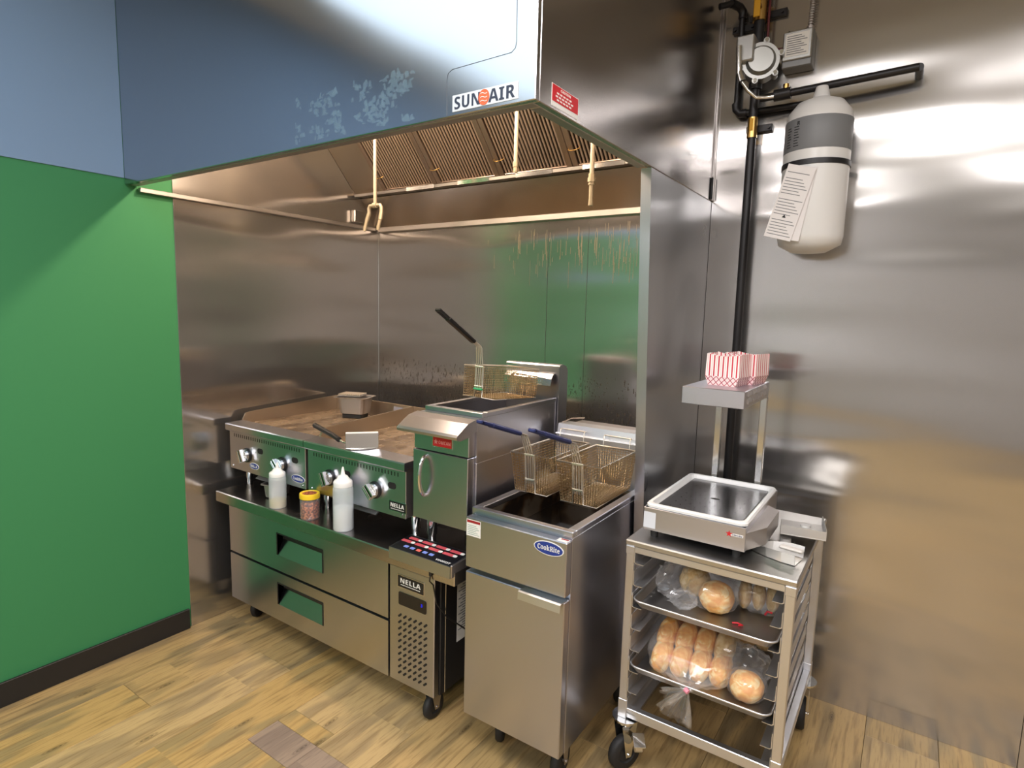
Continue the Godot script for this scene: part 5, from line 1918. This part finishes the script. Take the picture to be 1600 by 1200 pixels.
func build_small_things() -> void:
	var m: MB
	squeeze_bottle("small clear squeeze bottle with a little yellow oil at the bottom", v3(0.503, 0.677, 1.086), 0.0375, 0.205, 0.17, srgb(206, 186, 112))
	squeeze_bottle("tall clear squeeze bottle half full of water on the worktop", v3(0.948, 0.677, 1.0875), 0.041, 0.262, 0.36, srgb(222, 228, 228))
	# jar of spice with a yellow lid
	var p := v3(0.733, 0.677, 1.0875)
	var t := thing("spice_jar", "clear jar of red-brown chilli with a yellow lid on the worktop", "jar", p)
	var glass := plain("jar plastic", Color(0.95, 0.95, 0.95, 0.12), 0.08)
	glass.transparency = BaseMaterial3D.TRANSPARENCY_ALPHA
	m = mb()
	m.lathe(p, [Vector2(0.0, 0.0005), Vector2(0.038, 0.0005), Vector2(0.0405, 0.005), Vector2(0.0405, 0.088), Vector2(0.037, 0.094)], 28)
	part(t, "jar_body", m, glass)
	m = mb()
	var nz := FastNoiseLite.new(); nz.seed = 6; nz.frequency = 4.0
	m.lathe(p, [Vector2(0.0, 0.003), Vector2(0.036, 0.003), Vector2(0.0385, 0.006), Vector2(0.0385, 0.066), Vector2(0.03, 0.076), Vector2(0.0, 0.072)], 24)
	var chilli := plain("chilli flakes", Color.WHITE, 0.6)
	chilli.albedo_texture = noise_tex(128, 128, 0.06, 3, 12, ramp([[0.2, srgb(72, 30, 18)], [0.5, srgb(140, 62, 34)], [0.75, srgb(196, 116, 70)]]))
	chilli.uv1_scale = Vector3(9, 9, 9)
	part(t, "spice", m, chilli, "red-brown chilli flakes")
	m = mb()
	m.lathe(p, [Vector2(0.041, 0.09), Vector2(0.0425, 0.091), Vector2(0.0425, 0.108), Vector2(0.041, 0.112), Vector2(0.034, 0.1125), Vector2(0.032, 0.109), Vector2(0.0, 0.109)], 28)
	part(t, "lid", m, plain("yellow lid", srgb(232, 196, 40), 0.4))
	m = mb()
	m.cyl(p + v3(0, 0.1091, 0), p + v3(0, 0.1096, 0), 0.03, -1.0, 24)
	part(t, "lid_spice", m, chilli)
	# small steel insert lying under the left griddle
	t = thing("small_steel_pan", "small steel insert pan half hidden under the left griddle", "pan", v3(0.36, 0.677, 0.99))
	pan_tub(t, v3(0.36, 0.742, 0.99), 0.1, 0.14, 0.063, 0.012, S_dull, 0.3, 0.004)
	# steel pan on the griddle, standing on a block, with a ribbed grill brick in it
	var c := v3(0.335, 0.988, 0.487)
	t = thing("steel_pan", "square steel pan standing on a dark block on the left griddle", "pan", c, 0.4)
	org = Vector3.ZERO
	pan_tub(t, v3(0, 0.112, 0), 0.19, 0.155, 0.088, 0.02, S_dull, 0.0, 0.003)
	m = MB.new()
	var lo := rrect(0.12, 0.095, 0.02)
	var hi := rrect(0.164, 0.128, 0.024)
	for i in lo.size():
		var j := (i + 1) % lo.size()
		m.quad(v3(lo[i].x, 0.024, lo[i].y), v3(lo[j].x, 0.024, lo[j].y), v3(hi[j].x, 0.112, hi[j].y), v3(hi[i].x, 0.112, hi[i].y), v3(lo[i].x, 0, lo[i].y))
	part(t, "outer_wall", m, S_dull)
	m = MB.new()
	m.box(v3(-0.055, 0.0005, -0.045), v3(0.055, 0.0235, 0.045), 0.003)
	part(t, "base_block", m, K_dark)
	t = thing("grill_brick", "ribbed pale metal slab lying across the top of the steel pan", "scraper", c + v3(-0.01, 0.1155, -0.005), 0.4)
	org = Vector3.ZERO
	m = MB.new()
	m.box(v3(-0.075, 0.0, -0.045), v3(0.05, 0.008, 0.045), 0.002)
	part(t, "slab", m, S_dull)
	var rb := MB.new()
	rb.cyl(v3(0, 0.011, -0.045), v3(0, 0.011, 0.045), 0.0038, -1.0, 8)
	var rs := rb.mesh()
	for i in 12:
		var o := MeshInstance3D.new()
		o.name = "rib"
		o.mesh = rs
		o.material_override = plain("pale rib", srgb(206, 190, 168), 0.35, 0.7)
		t.add_child(o, true)
		o.position = v3(-0.07 + i * 0.0105, 0, 0)
	# wide grill scraper with a black handle on the ledge
	var hp := v3(0.955, 1.0045, 1.0)
	t = thing("grill_scraper", "wide mirror-bright grill scraper with a black handle lying at the griddle's front edge", "scraper", hp)
	m = mb()
	var A := v3(0.925, 1.006, 1.052)
	var Bp := v3(1.012, 1.006, 0.955)
	var along := (Bp - A)
	var back := Vector3.UP.cross(along).normalized()
	if back.dot(v3(-0.7, 0, -0.7)) < 0: back = -back
	var rise := v3(0, 0.062, 0) + back * 0.008
	var th := along.cross(rise).normalized() * 0.0012
	var C2 := Bp + rise
	var D2 := A + rise
	m.quad(A + th, Bp + th, C2 + th, D2 + th, th); m.quad(A - th, Bp - th, C2 - th, D2 - th, -th)
	for e in [[A, Bp], [Bp, C2], [C2, D2], [D2, A]]:
		m.quad(e[0] + th, e[1] + th, e[1] - th, e[0] - th)
	part(t, "blade", m, S_chrome)
	m = mb()
	m.tube([D2, C2], 0.0042, 8)
	part(t, "rolled_edge", m, P_white)
	m = mb()
	m.tube([A, D2], 0.0016, 6); m.tube([Bp, C2], 0.0016, 6)
	part(t, "edge_wire", m, S_chrome)
	m = mb()
	var tongue := PackedVector2Array()
	for i in 13:
		var a := PI * i / 12.0
		tongue.append(Vector2(cos(a) * along.length() * 0.5, -sin(a) * 0.03))
	m.X = m.X * Transform3D(Basis(along.normalized(), back, along.normalized().cross(back)), (A + Bp) * 0.5 + v3(0, 0.0, 0))
	m.prism(tongue, -0.0008, 0.0008)
	part(t, "tongue", m, S_chrome)
	m = mb()
	var h0 := A.lerp(D2, 0.35)
	m.tube([h0, h0 + v3(-0.06, 0.005, -0.012)], 0.004, 8)
	part(t, "shank", m, S_chrome)
	m = mb()
	m.tube([h0 + v3(-0.055, 0.005, -0.011), h0 + v3(-0.12, 0.012, -0.03), h0 + v3(-0.31, 0.02, -0.088)], 0.0115, 10)
	m.ell(h0 + v3(-0.31, 0.02, -0.088), Vector3(0.012, 0.012, 0.012), Basis(), 10, 8)
	part(t, "handle", m, K_black)

# ---------------------------------------------------------------- bread on the cart
func crumpled(t: Node3D, called: String, c: Vector3, r: Vector3, seed_: int, amp: float, mat: Material, ex := 1.0) -> void:
	var n := FastNoiseLite.new()
	n.seed = seed_; n.frequency = 2.6; n.fractal_octaves = 4; n.fractal_gain = 0.75; n.fractal_lacunarity = 2.6
	var m := mb()
	m.ell(c, r, Basis(), 34, 22, n, amp, ex, true)
	part(t, called, m, mat)

func build_bread() -> void:
	var crust := plain("golden crust", Color.WHITE, 0.45)
	crust.albedo_texture = noise_tex(256, 256, 0.015, 4, 17, ramp([[0.2, srgb(230, 160, 84)], [0.45, srgb(240, 184, 108)], [0.6, srgb(247, 208, 142)], [0.8, srgb(250, 224, 172)]]))
	crust.uv1_scale = Vector3(5, 5, 5)
	var pale := plain("pale crust", Color.WHITE, 0.5)
	pale.albedo_texture = noise_tex(256, 256, 0.015, 4, 23, ramp([[0.2, srgb(204, 166, 110)], [0.5, srgb(224, 194, 140)], [0.8, srgb(238, 216, 172)]]))
	pale.uv1_scale = Vector3(5, 5, 5)
	var film := plain("clear bag film", Color(0.96, 0.96, 0.97, 0.09), 0.1)
	film.transparency = BaseMaterial3D.TRANSPARENCY_ALPHA
	var tailfilm := plain("thin bag film", Color(0.96, 0.96, 0.97, 0.03), 0.08)
	tailfilm.transparency = BaseMaterial3D.TRANSPARENCY_ALPHA
	var n := FastNoiseLite.new()
	n.seed = 2; n.frequency = 1.2
	var y2 := 0.3917
	# eight long rolls in two layers of four, lying in their bag
	for k in 4:
		for l in 3:
			var label: String = "golden hot dog roll in the tied bag, %s of four columns, %s" % [["first", "second", "third", "fourth"][k], ["front one", "upper one behind", "rear one"][l]]
			var at: Vector3 = v3(2.205 + k * 0.062, y2 + 0.04, 0.775 - k * 0.012)
			var rad := Vector3(0.033, 0.036, 0.062)
			var B := Basis(Vector3.RIGHT, 0.5)
			if l == 1:
				at += v3(-0.006, 0.045, -0.065)
			elif l == 2:
				at += v3(-0.012, 0.05, -0.16)
				rad = Vector3(0.03, 0.032, 0.055)
				B = Basis(Vector3.RIGHT, 0.2)
			org = at
			var m := mb()
			m.ell(at, rad, B, 20, 14, n, 0.08, 0.85)
			single("hot_dog_roll", m, crust if k < 3 or l == 0 else pale, label, "bread roll", "hot dog rolls in the lower bag")
	org = v3(2.3, y2, 0.76)
	var t := thing("bread_bag", "clear plastic bag of hot dog rolls with a tied neck hanging over the tray edge", "plastic bag", v3(2.3, y2, 0.76), 0.0, "clear plastic bread bags")
	var wr := FastNoiseLite.new()
	wr.seed = 9; wr.frequency = 2.4; wr.fractal_octaves = 4; wr.fractal_gain = 0.7; wr.fractal_lacunarity = 2.8
	var m := mb()
	m.ell(v3(2.298, y2 + 0.066, 0.72), Vector3(0.14, 0.064, 0.155), Basis(), 40, 26, wr, 0.07, 0.62, true)
	part(t, "bag", m, film)
	# gathered neck and flared tail
	var neck := v3(2.325, 0.408, 0.884)
	m = mb()
	bag_cone(m, v3(2.3, 0.44, 0.83), Vector3(0.1, 0.035, 0.02), neck, 0.006, 4)
	part(t, "gathered_neck", m, film)
	m = mb()
	m.cyl(neck + v3(-0.006, 0.002, -0.002), neck + v3(0.006, -0.002, 0.003), 0.008, -1.0, 12)
	part(t, "tie", m, plain("pink twist tie", srgb(226, 140, 160), 0.5))
	m = mb()
	bag_tail(m, neck, v3(2.295, 0.315, 0.9), 0.05, 7)
	part(t, "bag_tail", m, tailfilm)
	m = mb()
	bag_tail(m, neck, v3(2.262, 0.365, 0.892), 0.026, 3)
	part(t, "bag_tail", m, tailfilm)
	# bun in a bag on the right of the lower pan
	var bp := v3(2.483, y2 + 0.045, 0.79)
	org = bp
	m = mb()
	m.ell(bp, Vector3(0.052, 0.042, 0.052), Basis(Vector3.RIGHT, 0.3), 24, 16, n, 0.08)
	single("round_bun", m, crust, "single round golden bun at the right front of the lower pan", "bread roll", "round buns")
	t = thing("bread_bag", "crumpled clear bag around the single bun on the lower pan", "plastic bag", bp, 0.0, "clear plastic bread bags")
	crumpled(t, "bag", v3(2.455, y2 + 0.062, 0.70), Vector3(0.085, 0.056, 0.085), 5, 0.4, film)
	m = mb()
	m.ell(bp + v3(0, 0.004, 0), Vector3(0.062, 0.049, 0.06), Basis(), 28, 18, wr, 0.1, 1.0, true)
	part(t, "bag_over_bun", m, film)
	for k in 2:
		var q: Vector3 = [v3(2.405, y2 + 0.05, 0.50), v3(2.47, y2 + 0.045, 0.46)][k]
		org = q
		m = mb()
		m.ell(q, Vector3(0.05, 0.04, 0.048), Basis(), 20, 14, n, 0.08)
		single("round_bun", m, pale, ["pale bun at the back of the lower pan beside the red tie", "pale bun at the back right of the lower pan"][k], "bread roll", "round buns")
	org = v3(2.335, y2 + 0.05, 0.5)
	m = mb()
	m.tube([v3(2.33, y2 + 0.02, 0.5), v3(2.336, y2 + 0.05, 0.505), v3(2.345, y2 + 0.075, 0.5)], 0.004, 6)
	single("red_tie", m, C_red, "red twist tie at the back of the lower pan", "bag tie", "red twist ties")
	# upper pan: two buns, rolls on the right, crumpled empty bag on the left
	var y1 := 0.6217
	for k in 2:
		var q: Vector3 = [v3(2.268, y1 + 0.055, 0.665), v3(2.36, y1 + 0.05, 0.735)][k]
		org = q
		m = mb()
		m.ell(q, [Vector3(0.052, 0.052, 0.05), Vector3(0.055, 0.048, 0.052)][k], Basis(Vector3.RIGHT, 0.35), 24, 16, n, 0.09, 0.9)
		single("round_bun", m, [pale, crust][k], ["pale round bun behind the front bun on the upper pan", "large golden bun at the front middle of the upper pan"][k], "bread roll", "round buns")
	for k in 4:
		var q := v3(2.43 + k * 0.041, y1 + 0.048, 0.645 - k * 0.012)
		org = q
		m = mb()
		m.ell(q, Vector3(0.022, 0.046, 0.06), Basis(Vector3.UP, 0.15), 16, 12, n, 0.1)
		single("dinner_roll", m, pale, "pale roll in the bag at the right of the upper pan, %s from the left" % ["first", "second", "third", "fourth"][k], "bread roll", "pale rolls on the upper pan")
	t = thing("bread_bag", "clear bag of pale rolls at the right of the upper pan", "plastic bag", v3(2.48, y1, 0.63), 0.0, "clear plastic bread bags")
	m = mb()
	m.ell(v3(2.478, y1 + 0.051, 0.625), Vector3(0.092, 0.05, 0.082), Basis(), 36, 22, wr, 0.12, 0.75, true)
	part(t, "bag", m, film)
	m = mb()
	m.tube([v3(2.505, y1 + 0.02, 0.7), v3(2.512, y1 + 0.035, 0.705), v3(2.525, y1 + 0.032, 0.7)], 0.0035, 6)
	part(t, "tie", m, C_red)
	t = thing("bread_bag", "crumpled empty clear bag at the left of the upper pan", "plastic bag", v3(2.2, y1, 0.74), 0.0, "clear plastic bread bags")
	crumpled(t, "bag", v3(2.207, y1 + 0.062, 0.72), Vector3(0.054, 0.058, 0.075), 8, 0.32, film)
	crumpled(t, "bag_fold", v3(2.262, y1 + 0.03, 0.775), Vector3(0.045, 0.028, 0.04), 12, 0.5, film)
	t = thing("bread_bag", "clear film over the large golden bun on the upper pan", "plastic bag", v3(2.36, y1, 0.735), 0.0, "clear plastic bread bags")
	m = mb()
	m.ell(v3(2.345, y1 + 0.055, 0.72), Vector3(0.085, 0.054, 0.072), Basis(), 32, 20, wr, 0.1, 0.9, true)
	part(t, "bag", m, film)
	org = v3(2.442, y1, 0.78)
	m = mb()
	m.tube([v3(2.425, y1 + 0.004, 0.785), v3(2.44, y1 + 0.005, 0.778), v3(2.456, y1 + 0.004, 0.783), v3(2.445, y1 + 0.004, 0.79)], 0.003, 6)
	single("red_tie", m, C_red, "red plastic tie lying on the upper pan", "bag tie", "red twist ties")

func bag_cone(m: MB, c: Vector3, r: Vector3, tip: Vector3, rt: float, seed_: int) -> void:
	var g := RandomNumberGenerator.new()
	g.seed = seed_
	var seg := 36
	var rings := []
	for j in 7:
		var f := j / 6.0
		var ring := []
		g.seed = seed_
		for i in seg:
			var a := TAU * i / seg
			var pleat := 1.0 + (0.22 * f) * sin(i * 2.6) + g.randf_range(-0.06, 0.06)
			var wide := c + v3(cos(a) * r.x, sin(a) * r.y, 0) * pleat
			var thin := tip + v3(cos(a), sin(a), 0) * rt * pleat
			ring.append(wide.lerp(thin, pow(f, 0.7)))
		rings.append(ring)
	for j in 6:
		for i in seg:
			m.quad(rings[j][i], rings[j][(i + 1) % seg], rings[j + 1][(i + 1) % seg], rings[j + 1][i], rings[j][i] - c)

func bag_tail(m: MB, neck: Vector3, far: Vector3, spread: float, seed_: int) -> void:
	var g := RandomNumberGenerator.new()
	var seg := 30
	var ax := (far - neck).normalized()
	var u := ax.cross(Vector3.BACK).normalized()
	var w := ax.cross(u)
	var rings := []
	for j in 9:
		var f := j / 8.0
		g.seed = seed_
		var ring := []
		for i in seg:
			var a := TAU * i / seg
			var rr := lerpf(0.006, spread, pow(f, 0.8)) * (1.0 + 0.3 * sin(i * 2.1 + f * 2.0) + g.randf_range(-0.15, 0.15))
			ring.append(neck.lerp(far, f) + u * cos(a) * rr + w * sin(a) * rr * 0.4 + ax * g.randf_range(-0.006, 0.008) * f)
		rings.append(ring)
	for j in 8:
		for i in seg:
			m.quad(rings[j][i], rings[j][(i + 1) % seg], rings[j + 1][(i + 1) % seg], rings[j + 1][i], rings[j][i] - neck.lerp(far, j / 8.0))
